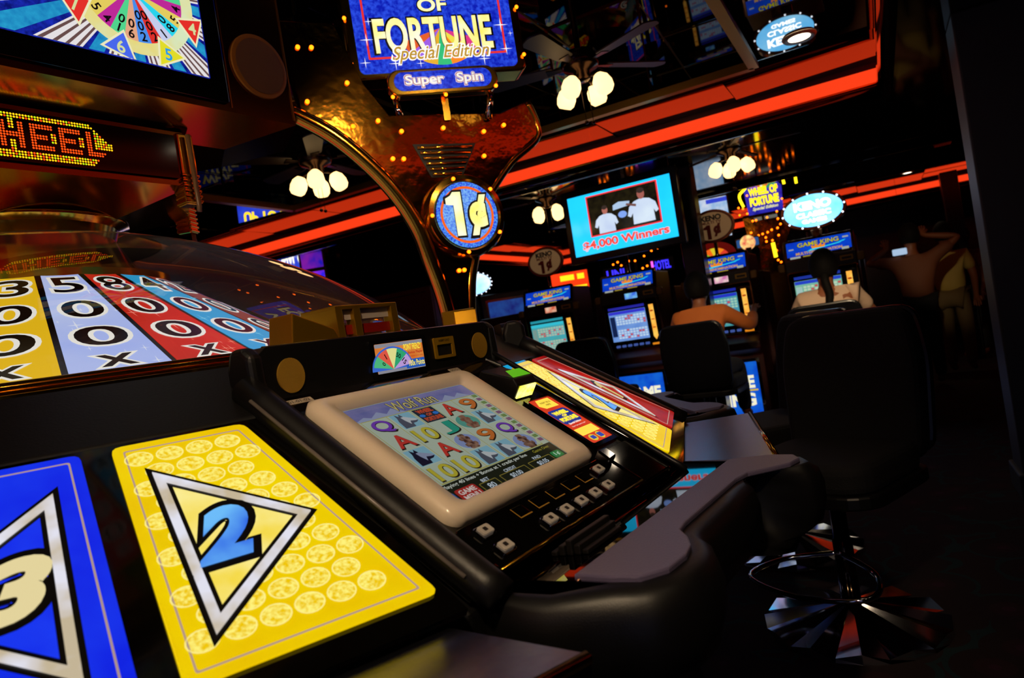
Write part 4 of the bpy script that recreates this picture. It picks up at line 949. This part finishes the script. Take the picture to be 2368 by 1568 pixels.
on(MB().face(ell(.04, .03, 14, .02, .02), T_, D), 'glint_picture', glow('#8ab0ff', .9))
on(MB().text('$4,000 Winners', T_, .01, -.192, .80, .092, D, .05), 'caption_edge', glow('#ffd0e0', .95))
on(MB().text('$4,000 Winners', T_, .01, -.192, .785, .08, D + .002, .03), 'caption', glow('#ff4a3a', 1.0))
MB().box(-.05, .05, .02, .12, tvp.z + .2, ZS).build('hanger', BLACK, k)
# ------------------------------------------------------------------ ceiling fans with tulip lamps
globe_m = mat('opal_glass', '#fff4e0', .3, emit='#ffcf8a', es=2.3)
bl_m = mat('walnut_blade', '#241008', .5, noise=('#1a0a05', 12, .3)); br = mat('bronze', '#3a2a20', .25, 1)
gp = [(.0, .0), (.028, .0), (.05, -.03), (.056, -.065), (.05, -.1), (.034, -.118)]
globe_me = MB().lathe([(r, z) for r, z in gp], 20, cap=True).mesh('lamp_shade', True); globe_me.materials.append(globe_m)
def make_fan(label, zc, drop, rot=0, lit=True, sh=1.0):
    t = thing('ceiling_fan', label, 'ceiling fan', (0, 0, 0), rot, 'ceiling fans with lamp clusters')
    MB().lathe([(.065, zc), (.06, zc - .05), (.018, zc - .06), (.018, zc - drop + .1)], 20).build('down_rod', br, t, smooth=True)
    MB().lathe([(.02, zc - drop + .11), (.1, zc - drop + .09), (.115, zc - drop + .03), (.1, zc - drop), (.05, zc - drop - .02), (.05, zc - drop - .06), (.03, zc - drop - .075)], 28).build('motor', br, t, smooth=True)
    for i in range(5):
        a = 2*PI*i/5; d = dirn(a); f_ = Fr((0, 0, zc - drop + .025), d, (-d.y, d.x, .16))
        bl = MB().prism(roundpoly([(.16, -.045), (.54, -.065), (.57, 0), (.54, .065), (.16, .045)], .02), f_, -.004, .004).build('blade', bl_m, t)
        MB().prism([(.09, -.012), (.2, -.03), (.2, .03), (.09, .012)], f_, -.008, -.004).build('blade_arm', br, bl)
    for i in range(4):
        a = 2*PI*i/4 + .5; d = dirn(a); z = zc - drop - .05
        am = MB().tube([(d.x*.03, d.y*.03, z), (d.x*.08, d.y*.08, z - .012), (d.x*.11, d.y*.11, z - .03)], .009, 8).build('lamp_arm', br, t, smooth=True)
        g = place(globe_me, 'lamp_shade', t, (d.x*.105, d.y*.105, z - .025), (-d.y*.45, d.x*.45, 0), (1.0*sh, 1.0*sh, 1.0*sh))
        g.rotation_euler = (d.y*.42, -d.x*.42, 0)
    for x in (-.02, .025):
        ch = MB().tube([(x, 0, zc - drop - .07), (x + .004, 0, zc - drop - .3)], .0018, 6).build('pull_chain', br, t)
        MB().sphere((x + .004, 0, zc - drop - .31), .012, 10, 6).build('chain_fob', br, ch, smooth=True)
    return t
def fan_at(px, py, z, label, zc, drop, rot=0, sh=1.0):
    p = on_ceiling(px, py, z); f_ = make_fan(label, zc, drop, rot, True, sh); f_.location = (p.x, p.y, 0); return f_
fan_at(1352, 215, 2.56, 'ceiling fan with four glowing tulip lamps at the top centre', ZT, .70, .35)
fan_at(738, 432, 2.42, 'ceiling fan with glowing tulip lamps behind the gold arch at the left', ZT, .83, 1.2)
fan_at(1268, 497, 2.34, 'distant ceiling fan lamps left of the television', ZC, .22, .2)
fan_at(1692, 390, 2.34, 'distant ceiling fan lamps right of the television', ZC, .22, .9)
# ------------------------------------------------------------------ signs and machines in the background
def face_cam(p): return math.atan2(p.y, p.x) - PI/2
# promotional sign seen through the dome
p = at(672, 706, 9.4); k = thing('promotion_sign', 'blue hanging sign with white and yellow lettering seen through the dome', 'sign', (p.x, p.y, 0), face_cam(p) + .08)
Q_ = Fr((0, 0, p.z), (1, 0, 0), (0, 0, 1))
MB().prism(rrect(1.06, .56, .02, 3), Q_, -.1, 0).build('sign_case', BLACK, k, bevel=.006)
f_ = MB().prism(rrect(1.0, .5, .01, 2), Q_, 0, .004).build('sign_face', glow('#1a2ad8', 1.7, .2, ('#3a5af0', 4, .25)), k)
MB().text('PROMOTIONAL GAMES', Q_, 0, .11, .9, .13, .008, .05).build('lettering', glow('#fffbe0', 3.2), f_)
MB().text('UP TO $6,000', Q_, 0, -.1, .86, .17, .008, .05).build('lettering', glow('#ffd820', 2.8), f_)
MB().box(-.02, .02, -.06, -.02, p.z + .2, ZC).build('hanger', BLACK, k)
# second lit oval sign half hidden behind the tower
p = at(1098, 657, 9.0); k = thing('oval_sign', 'glowing pale blue oval sign ringed by white bulbs behind the gold tower', 'sign', (p.x, p.y, 0), face_cam(p))
Q_ = Fr((0, 0, p.z), (1, 0, 0), (0, 0, 1))
MB().prism(ell(.235, .16, 40), Q_, -.12, 0).build('sign_case', flat('#0a0a10', .2), k, bevel=.005)
MB().face(ell(.205, .135, 40), Q_, .004).build('sign_face', glow('#5abcff', 1.8, .2, ('#e0f4ff', 4, .3)), k)
for i in range(20): bulb(k, Q_.p(.22*math.cos(2*PI*i/20), .147*math.sin(2*PI*i/20), .01), .007, wbulb_me)
MB().lathe([(.18, 0), (.18, .03), (.03, .05), (.03, p.z - .12)], 20, o=(0, .06, 0)).build('stand', BLACK, k, smooth=True)
# orange lit sign
p = at(1318, 650, 9.0); k = thing('red_sign', 'orange red lit sign with yellow boxes behind the leftmost slot machine', 'sign', (p.x, p.y, 0), face_cam(p))
Q_ = Fr((0, 0, p.z), (1, 0, 0), (0, 0, 1))
MB().prism(rrect(.50, .26, .01, 2), Q_, -.08, 0).build('sign_case', BLACK, k)
f_ = MB().prism(rrect(.47, .23, .008, 2), Q_, 0, .004).build('sign_face', glow('#ff3a10', 1.2), k)
MB().fbox(Q_, -.12, .06, .01, .08, .004, .007).fbox(Q_, .1, .19, .01, .08, .004, .007).fbox(Q_, -.2, .21, -.105, -.07, .004, .007).build('sign_print', glow('#ffd01a', 1.5), f_)
MB().box(-.05, .05, -.05, .05, 0, p.z - .12).build('stand', BLACK, k)
# purple monitor far left
p = at(728, 646, 9.0); k = thing('far_monitor', 'small purple lit monitor at the far left beyond the dome', 'monitor', (p.x, p.y, 0), face_cam(p) - .3)
Q_ = Fr((0, 0, p.z), (1, 0, 0), (0, 0, 1))
MB().prism(rrect(.34, .26, .01, 2), Q_, -.06, 0).build('monitor_frame', mat('copper_rim', '#8a5230', .3, .8), k)
MB().prism(rrect(.28, .2, .006, 2), Q_, 0, .004).build('monitor_screen', glow('#2a22e8', 1.0, .2, ('#c02ad0', 6, .2)), k)
MB().lathe([(.2, 0), (.2, .03), (.04, .05), (.04, p.z - .15)], 16, o=(0, .04, 0)).build('stand', BLACK, k, smooth=True)
# brass posts
for i, (px, lb) in enumerate(((765, 'brass post nearest the purple monitor'), (792, 'brass post right of the purple monitor'))):
    p = at(px, 660, 10.6 + .6*i); k = thing('brass_post', lb, 'post', (p.x, p.y, 0), 0, 'brass posts beyond the dome')
    MB().lathe([(.12, 0), (.12, .02), (.03, .04), (.03, 2.0)], 16).build('shaft', mat('old_brass', '#b0703a', .3, 1), k, smooth=True); MB().sphere((0, 0, 2.03), .045, 12, 8).build('finial', GOLD, k, smooth=True)
# dark red cabinet wall left of the tower
p = at(905, 690, 6.9); k = thing('tall_cabinet', 'tall dark red cabinet behind the wheel, left of the gold tower', 'cabinet', (p.x, p.y, 0), RHO + .05)
MB().box(-.47, .47, 0, .6, 0, 1.86).build('body', mat('dark_red_panel', '#2c0b0a', .35), k, bevel=.02)
MB().ring(rrect(.94, .9, .02, 2, 0, 1.4), rrect(.84, .8, .02, 2, 0, 1.4), XZ, 0, .02).build('panel_moulding', mat('dark_red_panel', '#2c0b0a', .35), k, bevel=.006)
# second bank of machines seen low behind the tower
for i, (px, py, Y, lb) in enumerate(((1172, 716, 8.8, 'distant blue screen machine just right of the gold tower'), (1012, 735, 9.2, 'distant dim machine just left of the gold tower leg'))):
    p = at(px, py, Y); k = thing('distant_machine', lb, 'slot machine', (p.x, p.y, 0), face_cam(p), 'distant machines behind the tower')
    MB().box(-.3, .3, 0, .5, 0, p.z + .22).build('cabinet', MAROON, k, bevel=.01)
    Q_ = Fr((0, 0, p.z), (1, 0, 0), (0, 0, 1)); MB().ring(rrect(.5, .3, .01, 2), rrect(.44, .24, .008, 2), Q_, 0, .02).build('screen_frame', CHROME, k)
    MB().prism(rrect(.44, .24, .008, 2), Q_, 0, .005).build('screen', glow('#1a2a90', .5, .2, ('#2a62c0', 9, .2)), k)
# second carousel sign tower with neon, far right of the television
p = at(1766, 455, 8.6); k = thing('neon_tower', 'distant gold tower with neon arcs, orange bulbs and a SPECIAL EDITION sign', 'sign tower', (p.x, p.y, 0), face_cam(p) + .05)
Q_ = Fr((0, 0, p.z), (1, 0, 0), (0, 0, 1)); zc = p.z
MB().prism([(-.16, -.95), (.10, -.95), (.16, -.62), (.26, -.40), (.26, -.22), (-.28, -.22), (-.26, -.42), (-.14, -.62)], Q_, -.06, 0).build('fin', mat('fin_gold', '#7a5218', .08, 1), k)
f_ = MB().prism([(-.2, -.19), (.2, -.19), (.22, .1), (.16, .18), (.1, .2), (.02, .27), (-.08, .27), (-.14, .2), (-.22, .1)], Q_, -.05, .0).build('sign_face', glow('#1a1a9a', .9, .2, ('#3a3ad0', 12, .2)), k)
for j, c_ in enumerate(('#2a9a6a', '#e8702a', '#e8c02a', '#f4f0d0', '#e04a3a', '#8a4ad8')):
    a0, a1 = math.radians(20 + j*23), math.radians(43 + j*23)
    MB().face([(0, .08)] + [(.17*math.cos(a0 + (a1-a0)*q_/3), .08 + .17*math.sin(a0 + (a1-a0)*q_/3)) for q_ in range(4)], Q_, .004).build('sign_wedge', glow(c_, 1.0), f_)
MB().text('WHEEL OF', Q_, .0, .08, .34, .10, .008, .07).text('FORTUNE', Q_, .0, -.04, .34, .11, .008, .07).build('lettering', glow('#ffe21a', 1.5), f_)
MB().text('Special Edition', Q_, 0, -.135, .30, .05, .008, .04, .3).build('lettering', glow('#e0dca0', 1.1), f_)
MB().fbox(Q_, -.15, -.06, -.275, -.235, -.02, .01).fbox(Q_, -.03, .12, -.275, -.235, -.02, .01).build('plaque', glow('#8a8a80', .5), k)
neon = glow('#ffe01a', 2.4)
MB().tube(smoothpath([Q_.p(x, z, .03) for x, z in ((-.25, -.08), (-.28, .06), (-.2, .14), (-.12, .23))]), .016, 8).build('neon_tube', neon, k, smooth=True)
MB().tube(smoothpath([Q_.p(x, z, .03) for x, z in ((.05, .33), (.12, .30), (.22, .30), (.25, .10))]), .016, 8).build('neon_tube', neon, k, smooth=True)
MB().tube(smoothpath([Q_.p(x, z, -.12) for x, z in ((.24, .28), (.32, .32), (.39, .27), (.40, .1))]), .016, 8).build('neon_tube', neon, k, smooth=True)
MB().tube([Q_.p(.02, -.58, .03), Q_.p(.03, -.76, .03)], .022, 8).build('neon_tube', neon, k, smooth=True)
for x, z in ((-.19, .05), (-.12, .24), (.0, .3), (.1, .24), (.16, .09), (.2, -.07), (-.31, -.08), (-.26, -.1), (-.22, -.17), (-.31, -.17), (-.17, -.27), (-.13, -.27), (.0, -.26), (.12, -.21), (.12, -.3), (.14, -.37), (.1, -.41), (.03, -.42), (-.02, -.44), (-.08, -.45), (-.13, -.46), (.1, -.5), (-.05, -.5), (-.21, -.41), (-.05, -.55), (.02, -.55), (.05, -.68), (.05, -.8), (.08, -.83), (.1, -.92), (.28, -.3), (.33, -.36), (.4, -.37), (.22, -.24)):
    bulb(k, Q_.p(x, z, .03), .0125)
MB().box(-.16, .14, .0, .2, 0, p.z - .93).build('plinth', GOLDS, k)
# emblem sign
p = at(1729, 561, 8.0); k = thing('emblem_sign', 'small round glowing emblem sign between the two oval topped machines', 'sign', (p.x, p.y, 0), face_cam(p))
Q_ = Fr((0, 0, p.z), (1, 0, 0), (0, 0, 1))
MB().prism(rrect(.26, .12, .01, 2), Q_, -.06, 0).build('sign_case', mat('gold_label', '#a07a10', .4, .3), k)
MB().prism(rrect(.24, .09, .01, 2), Q_, 0, .004).build('sign_bar', glow('#2a5a9a', .8), k)
MB().prism(ell(.085, .085, 28), Q_, -.03, .010).build('sign_disc', glow('#ffe88a', 1.1, .2, ('#e05a4a', 22, .2)), k)
MB().box(-.03, .03, -.04, -.0, 0, p.z - .06).build('stand', BLACK, k)
# blue-purple neon words behind the second machine
for i, (px, py, s_, lb) in enumerate(((1424, 634, 'UNI', 'blue neon lettering behind the machine under the television'), (1530, 612, 'HOTEL', 'violet blue neon lettering under the television right corner'))):
    p = at(px, py, 8.6); k = thing('neon_lettering', lb, 'neon sign', (p.x, p.y, 0), face_cam(p), 'blue neon words')
    Q_ = Fr((0, 0, p.z), (1, 0, 0), (0, 0, 1)); MB().prism(rrect(.3, .17, .01, 2), Q_, -.05, -.02).build('backboard', BLACK, k)
    MB().text(s_, Q_, 0, 0, .22, .11, .0, .03).build('lettering', glow('#3a30ff', 1.6), k)
    if i: MB().fbox(Q_, -.125, -.1, -.05, .06, .002, .01).build('accent_tube', glow('#ff5ae0', 1.6), k)
    MB().box(-.03, .03, -.03, 0, 0, p.z - .08).build('stand', BLACK, k)
# bulb garlands glimpsed under the television
p = at(1470, 612, 8.9); k = thing('bulb_garland', 'loose garland of amber bulbs glimpsed below the television', 'lights', (p.x, p.y, 0), face_cam(p))
pts = [(-.28, .0, .05), (-.18, .0, .02), (-.08, 0, .06), (.0, 0, .05), (.12, 0, .09), (.22, 0, .14), (.30, 0, .16)]
MB().tube([(x, 0, p.z + z) for x, y, z in pts], .006, 6).build('cord', BLACK, k)
for x, y, z in pts + [(-.12, 0, -.04), (.08, 0, -.06), (.14, 0, -.04), (-.22, 0, .07)]: bulb(k, (x, y, p.z + z), .013)
MB().box(-.02, .02, .01, .03, 0, p.z + .04).build('stand', BLACK, k)
# screen panel behind the third topper
p = at(1648, 505, 8.4); k = thing('lit_poster', 'pale blue lit poster behind the oval sign of the third machine', 'poster', (p.x, p.y, 0), face_cam(p))
Q_ = Fr((0, 0, p.z), (1, 0, 0), (0, 0, 1))
MB().prism(rrect(.42, .52, .01, 2), Q_, -.06, 0).build('case', BLACK, k); f_ = MB().prism(rrect(.38, .48, .006, 2), Q_, 0, .004).build('poster_face', glow('#7ab8f0', .8, .2, ('#e8f0ff', 9, .2)), k)
MB().fbox(Q_, -.05, .19, .18, .23, .004, .007).build('poster_band', glow('#2a4ad8', .9), f_)
MB().box(-.05, .05, -.05, .0, 0, p.z - .24).build('stand', BLACK, k)
# fan shaped red topper
p = at(1652, 588, 8.0); k = thing('fan_topper', 'red and orange fan shaped topper low behind the third machine', 'sign', (p.x, p.y, 0), face_cam(p))
Q_ = Fr((0, 0, p.z), (1, 0, 0), (0, 0, 1))
for j, c_ in enumerate(('#e8402a', '#ff8a1a', '#e8d02a', '#ff6a1a', '#8ac02a')):
    a0, a1 = math.radians(15 + j*30), math.radians(45 + j*30)
    MB().prism([(0, -.05)] + [(.16*math.cos(a0 + (a1-a0)*q_/3), -.05 + .12*math.sin(a0 + (a1-a0)*q_/3)) for q_ in range(4)], Q_, -.02, 0).build('fan_wedge', glow(c_, .9), k)
MB().prism(ell(.24, .16, 24, 0, -.02, 0, PI), Q_, -.06, -.025).build('fan_back', glow('#7a0a0a', .5), k)
MB().box(-.05, .05, .02, .06, 0, p.z).build('stand', BLACK, k)
# ------------------------------------------------------------------ chairs
def make_chair(label):
    """faces +y; seat top at .62"""
    t = thing('slot_chair', label, 'chair', (0, 0, 0), 0, 'black upholstered chairs')
    MB().prism(rrect(.47, .46, .10, 5, 0, .02), Fr((0, 0, .52), (1, 0, 0), (0, 1, 0)), 0, .10).build('seat', FABRIC, t, bevel=.03, seg=3)
    MB().prism(rrect(.50, .49, .10, 5, 0, .02), Fr((0, 0, .485), (1, 0, 0), (0, 1, 0)), 0, .045).build('seat_pan', BLACK, t, bevel=.008)
    B_ = Fr((0, -.20, .60), (1, 0, 0), (0, -.12, .99))
    MB().prism(roundpoly([(-.235, -.06), (.235, -.06), (.25, .30), (.215, .48), (-.215, .48), (-.25, .30)], .07, 5), B_, -.045, .045).build('backrest', FABRIC, t, bevel=.03, seg=3)
    MB().prism(roundpoly([(-.245, -.04), (.245, -.04), (.26, .30), (.225, .49), (-.225, .49), (-.26, .30)], .07, 5), B_, .03, .065).build('back_shell', mat('shell_plastic', '#0a0a0e', .25), t, bevel=.012)
    MB().lathe([(.032, .06), (.032, .30), (.026, .305), (.026, .49)], 20).build('column', mat('dark_chrome', '#5a4a3a', .12, 1), t, smooth=True)
    bs = MB()
    n = 24; V = [(0, 0, .085)]
    for i in range(n):
        a = 2*PI*i/n; r = .29; V.append((r*math.cos(a), r*math.sin(a), .012 if i % 2 else .03))
    for i in range(n):
        a = 2*PI*i/n; r = .295; V.append((r*math.cos(a), r*math.sin(a), 0))
    bs.add(V, [(0, 1 + i, 1 + (i+1) % n) for i in range(n)] + [(1 + i, 1 + n + i, 1 + n + (i+1) % n, 1 + (i+1) % n) for i in range(n)] + [tuple(1 + n + i for i in range(n))[::-1]])
    bs.build('pleated_base', CHROME, t)
    MB().tube(smoothpath([(.0, .03, .26), (-.16, .12, .24), (-.2, .26, .22), (-.0, .32, .21), (.2, .26, .22), (.16, .12, .24), (.0, .03, .26)]), .0095, 8).build('foot_ring', CHROME, t, smooth=True)
    return t
def chair_at(c, x, y, rz):
    c.location = (x, y, 0); c.rotation_euler = (0, 0, rz)
p = at(1975, 1425, 2.55)
ch1 = make_chair('large black chair with pleated chrome base in the right foreground'); chair_at(ch1, p.x, p.y, math.radians(128)); ch1.scale = (1.07, 1.07, 1.04)
def roomrot(deg): return RHO + math.radians(deg)
c2 = dup(ch1, RM(-.635 - .87 - .06, .40) , roomrot(-4), 'black chair under the man in the orange shirt')
c3 = dup(ch1, RM(-.635 - 1.74 - .12, .38), roomrot(-6), 'empty black chair in front of the machine under the television')
c4 = dup(ch1, RM(-.635 + .02, .40), roomrot(3), 'black chair under the woman in the white shirt')
pp = Vector((1.2, 3.4, 0)); c5 = dup(ch1, (pp.x, pp.y, 0), math.radians(100), 'black chair glimpsed just behind the large foreground chair')
# ------------------------------------------------------------------ people
def skin_mesh(name, V, E, Rd, root=0, sub=2):
    me = bpy.data.meshes.new(name); me.from_pydata([tuple(v) for v in V], E, [])
    o = bpy.data.objects.new(name, me); col.objects.link(o)
    o.modifiers.new('skin', 'SKIN')
    for i, sv in enumerate(me.skin_vertices[0].data):
        r = Rd[i]; sv.radius = r if isinstance(r, tuple) else (r, r); sv.use_root = (i == root)
    s = o.modifiers.new('sub', 'SUBSURF'); s.levels = sub; s.render_levels = sub
    dg = bpy.context.evaluated_depsgraph_get(); dg.update()
    nm = bpy.data.meshes.new_from_object(o.evaluated_get(dg)); bpy.data.objects.remove(o); bpy.data.meshes.remove(me)
    nm.name = name
    for p_ in nm.polygons: p_.use_smooth = True
    return nm
def part(me, name, m_, parent):
    me.materials.clear(); me.materials.append(m_); return place(me, name, parent)
def hand(V, E, Rd, wi, wrist, d, side, s=1.0):
    """palm and five bent fingers hung on wrist vertex wi, pointing along d"""
    d = Vector(d).normalized(); up = Vector((0, 0, 1)); sd = d.cross(up).normalized() * side; dn = sd.cross(d) * (1 if sd.cross(d).z < 0 else -1)
    w0 = Vector(wrist); b = len(V); V.append(w0 + d*.05*s); Rd.append((.020*s, .034*s)); E.append((wi, b))
    for k_, (off, ln) in enumerate(((-.030, .062), (-.010, .075), (.010, .070), (.028, .055))):
        a = len(V); V.append(w0 + d*.085*s + sd*off*s); V.append(w0 + d*(.085 + ln*.55)*s + sd*off*1.1*s + dn*.008*s); V.append(w0 + d*(.085 + ln*.9)*s + sd*off*1.1*s + dn*.03*s)
        Rd += [.009*s, .0085*s, .0075*s]; E += [(b, a), (a, a+1), (a+1, a+2)]
    a = len(V); V.append(w0 + d*.045*s - sd*.038*s); V.append(w0 + d*.085*s - sd*.052*s + dn*.015*s); Rd += [.011*s, .0085*s]; E += [(b, a), (a, a+1)]
def person(label, J, skin, shirt, trouser, hair, sleeves=1, pony=False, extra=None):
    t = thing('person', label, 'person')
    V = [Vector(J[k_]) for k_ in ('pelvis', 'waist', 'chest', 'neck0', 'neck1', 'head0', 'head1', 'head2')]
    Rd = [(.13, .09), (.12, .08), (.12, .075), (.055, .055), (.052, .052), (.068, .08), (.082, .098), (.06, .075)]
    E = [(i, i+1) for i in range(7)]
    nose = len(V); V.append(V[5] + Vector(J['look'])*.10 + Vector((0, 0, .015))); Rd.append(.012); E.append((5, nose))
    for s_ in 'LR':
        i0 = len(V); V += [Vector(J[s_ + k_]) for k_ in ('sh', 'el', 'wr')]; Rd += [.05, .043, .028]; E += [(2, i0), (i0, i0+1), (i0+1, i0+2)]
        hand(V, E, Rd, i0+2, V[i0+2], V[i0+2] - V[i0+1] if not J.get('hd') else Vector(J['hd']), 1 if s_ == 'L' else -1)
        i0 = len(V); V += [Vector(J[s_ + k_]) for k_ in ('hip', 'kn', 'an', 'toe')]; Rd += [.09, .062, .042, .036]; E += [(0, i0), (i0, i0+1), (i0+1, i0+2), (i0+2, i0+3)]
    part(skin_mesh('body', V, E, Rd), 'body', skin, t)
    # shirt
    V = [Vector(J[k_]) for k_ in ('pelvis', 'waist', 'chest', 'neck0')]; V[3] = V[2].lerp(V[3], .75); Rd = [(.175, .135), (.165, .125), (.185, .122), (.085, .08)]; E = [(0, 1), (1, 2), (2, 3)]
    for s_ in 'LR':
        i0 = len(V); a, b, c = Vector(J[s_+'sh']), Vector(J[s_+'el']), Vector(J[s_+'wr'])
        if sleeves > .8: V += [a, b, b.lerp(c, .8)]; Rd += [.078, .058, .045]; E += [(2, i0), (i0, i0+1), (i0+1, i0+2)]
        else: V += [a, a.lerp(b, .75)]; Rd += [.078, .064]; E += [(2, i0), (i0, i0+1)]
    part(skin_mesh('shirt', V, E, Rd), 'shirt', shirt, t)
    V = [Vector(J['pelvis'])]; Rd = [(.165, .125)]; E = []
    for s_ in 'LR':
        i0 = len(V); V += [Vector(J[s_ + k_]) for k_ in ('hip', 'kn', 'an')]; Rd += [.105, .075, .06]; E += [(0, i0), (i0, i0+1), (i0+1, i0+2)]
    part(skin_mesh('trousers', V, E, Rd), 'trousers', trouser, t)
    h0, h1, h2 = Vector(J['head0']), Vector(J['head1']), Vector(J['head2']); lk = Vector(J['look'])
    hm = MB(); c = h1 - lk*.012 + Vector((0, 0, .012)); seg, rg = 24, 14; Vh = []; Fh = []
    for j in range(rg + 1):
        th = PI * .72 * j / rg
        for i in range(seg):
            a = 2*PI*i/seg; d_ = Vector((math.sin(th)*math.cos(a), math.sin(th)*math.sin(a), math.cos(th)))
            fwd = d_.dot(lk); drop = 1.0 if fwd < .25 else (.72 if fwd < .6 else .55)
            th2 = th * drop; d_ = Vector((math.sin(th2)*math.cos(a), math.sin(th2)*math.sin(a), math.cos(th2)))
            Vh.append(c + Vector((d_.x*.106, d_.y*.122, d_.z*.138)))
    for j in range(rg):
        for i in range(seg): Fh.append((j*seg+i, (j+1)*seg+i, (j+1)*seg+(i+1) % seg, j*seg+(i+1) % seg))
    o = hm.add(Vh, Fh).build('hair', hair, t, smooth=True); so = o.modifiers.new('thick', 'SOLIDIFY'); so.thickness = .012
    if pony:
        b0 = h0 - lk*.085
        MB().tube(smoothpath([b0 + Vector((0, .02, .03)), b0 + Vector((0, -.035, -.04)), b0 + Vector((.015, -.06, -.14)), b0 + Vector((.0, -.07, -.22)), b0 + Vector((-.01, -.07, -.27))]), .03, 10, taper=None).build('ponytail', hair, t, smooth=True)
    fc = MB()
    for sx in (-1, 1):
        sdv = lk.cross(Vector((0, 0, 1))).normalized() * sx
        MB().sphere(h1 + sdv*.088 - Vector((0, 0, .02)), .024, 10, 8, (.5, .8, 1.2)).build('ear', skin, t, smooth=True)
        MB().sphere(h1 + lk*.088 + sdv*.033 - Vector((0, 0, .005)), .012, 8, 6).build('eye', flat('#e8e4dc', .2), t, smooth=True)
    MB().sphere(h0 + lk*.082 + Vector((0, 0, -.005)), .02, 10, 6, (1.2, .5, .35)).build('mouth', flat('#7a3a34', .4), t, smooth=True)
    return t
SK = mat('skin_tan', '#8a5236', .5); HAIR = mat('dark_hair', '#070504', .75, spec=.2, bump=(60, .4))
seated = dict(pelvis=(0, -.06, .70), waist=(0, -.07, .88), chest=(0, -.02, 1.10), neck0=(0, .02, 1.24), neck1=(0, .04, 1.275), head0=(0, .055, 1.32), head1=(0, .06, 1.395), head2=(0, .055, 1.46), look=(0, 1, 0),
    Lsh=(-.18, -.01, 1.16), Lel=(-.29, .08, .93), Lwr=(-.22, .30, .92), Rsh=(.18, -.01, 1.16), Rel=(.30, .14, .99), Rwr=(.24, .38, 1.0),
    Lhip=(-.10, -.02, .70), Lkn=(-.14, .40, .70), Lan=(-.15, .42, .28), Ltoe=(-.15, .54, .24), Rhip=(.10, -.02, .70), Rkn=(.14, .40, .70), Ran=(.15, .42, .28), Rtoe=(.15, .54, .24))
man = dict(seated); man.update(Rel=(.36, .18, 1.02), Rwr=(.34, .42, 1.14), chest=(0, .02, 1.10), Lsh=(-.19, .02, 1.16), Rsh=(.19, .03, 1.17))
m1 = person('seated man in an orange shirt playing the third slot machine', man, SK, mat('orange_shirt', '#c87030', .75, bump=(14, .5), noise=('#b86024', 5, .3)), flat('#15151c', .8), HAIR)
m1.location = RM(-.635 - .87 - .06, .40); m1.rotation_euler = (0, 0, roomrot(-4))
m2_ = person('seated woman with a dark ponytail and white shirt at the rightmost machine', seated, SK, mat('white_shirt', '#c9ab93', .75, bump=(14, .5)), flat('#15151c', .8), HAIR, .5, True)
m2_.location = RM(-.635 + .06, .40); m2_.rotation_euler = (0, 0, roomrot(3))
MB().face([(-.09, 0), (-.05, .02), (.0, .012), (.05, .03), (.1, .012), (.05, .0), (.02, -.03), (.03, -.08), (-.03, -.08), (-.02, -.03)], Fr((-.09, -.205, .93), (1, 0, 0), (0, -.1, 1), (0, -1, 0)), 0).build('shirt_print', flat('#5a1a10', .6), m2_)
stand = dict(pelvis=(0, 0, .92), waist=(0, -.01, 1.10), chest=(0, -.01, 1.32), neck0=(0, .0, 1.46), neck1=(0, .02, 1.52), head0=(0, .03, 1.57), head1=(0, .035, 1.65), head2=(0, .03, 1.71), look=(0, 1, 0),
    Lsh=(-.18, 0, 1.38), Lel=(-.24, .02, 1.12), Lwr=(-.22, .10, .90), Rsh=(.18, 0, 1.38), Rel=(.24, .02, 1.12), Rwr=(.22, .10, .90),
    Lhip=(-.09, 0, .90), Lkn=(-.10, .02, .48), Lan=(-.10, 0, .09), Ltoe=(-.10, .14, .045), Rhip=(.09, 0, .90), Rkn=(.10, .02, .48), Ran=(.10, 0, .09), Rtoe=(.10, .14, .045))
up = dict(stand); up.update(Lel=(-.44, .06, 1.42), Lwr=(-.22, .20, 1.56), Rel=(.46, .02, 1.56), Rwr=(.14, .12, 1.64), hd=(.0, .4, .6))
def at_floor(px, py, Y): q_ = at(px, py, Y); return q_
q_ = at(2108, 580, 7.6)
m3 = person('standing person in a brown top with both arms raised, far right', up, mat('skin_dim', '#7a4426', .5), mat('brown_top', '#6a3a20', .7), flat('#0c0a0a', .8), HAIR, .5)
m3.location = (q_.x, q_.y, 0); m3.rotation_euler = (0, 0, face_cam(q_) + .1)
MB().box(-.19, -.05, -.09, -.06, 1.46, 1.53).build('pale_lit_box', glow('#b8d4f4', .8), m3, bevel=.01)  # small pale blue box with its own glow
q_ = at(2186, 580, 8.2)
m4 = person('standing person in a pale yellow top and trousers at the right edge', stand, mat('skin_dim', '#7a4426', .5), mat('pale_top', '#a08a40', .7), mat('khaki', '#5a4a2a', .8), HAIR, .5)
m4.location = (q_.x, q_.y, 0); m4.rotation_euler = (0, 0, face_cam(q_) - .2)
q_ = at(2232, 600, 9.4)
m5 = person('distant person in a dark red top at the far right edge', stand, mat('skin_dim', '#7a4426', .5), mat('rust_top', '#6a2412', .7), flat('#0c0a0a', .8), HAIR, .5)
m5.location = (q_.x, q_.y, 0); m5.rotation_euler = (0, 0, face_cam(q_) + 2.6)

# ------------------------------------------------------------------ the rest of the hall behind the camera, seen only in the mirrors
for i in range(6):
    b_ = dup(plain_slot, RM(-4.6 + 1.0*i, -6.6), RHO + PI, 'slot machine in the row behind the camera, seen only in the mirrors'); b_['group'] = 'slot machines behind the camera'
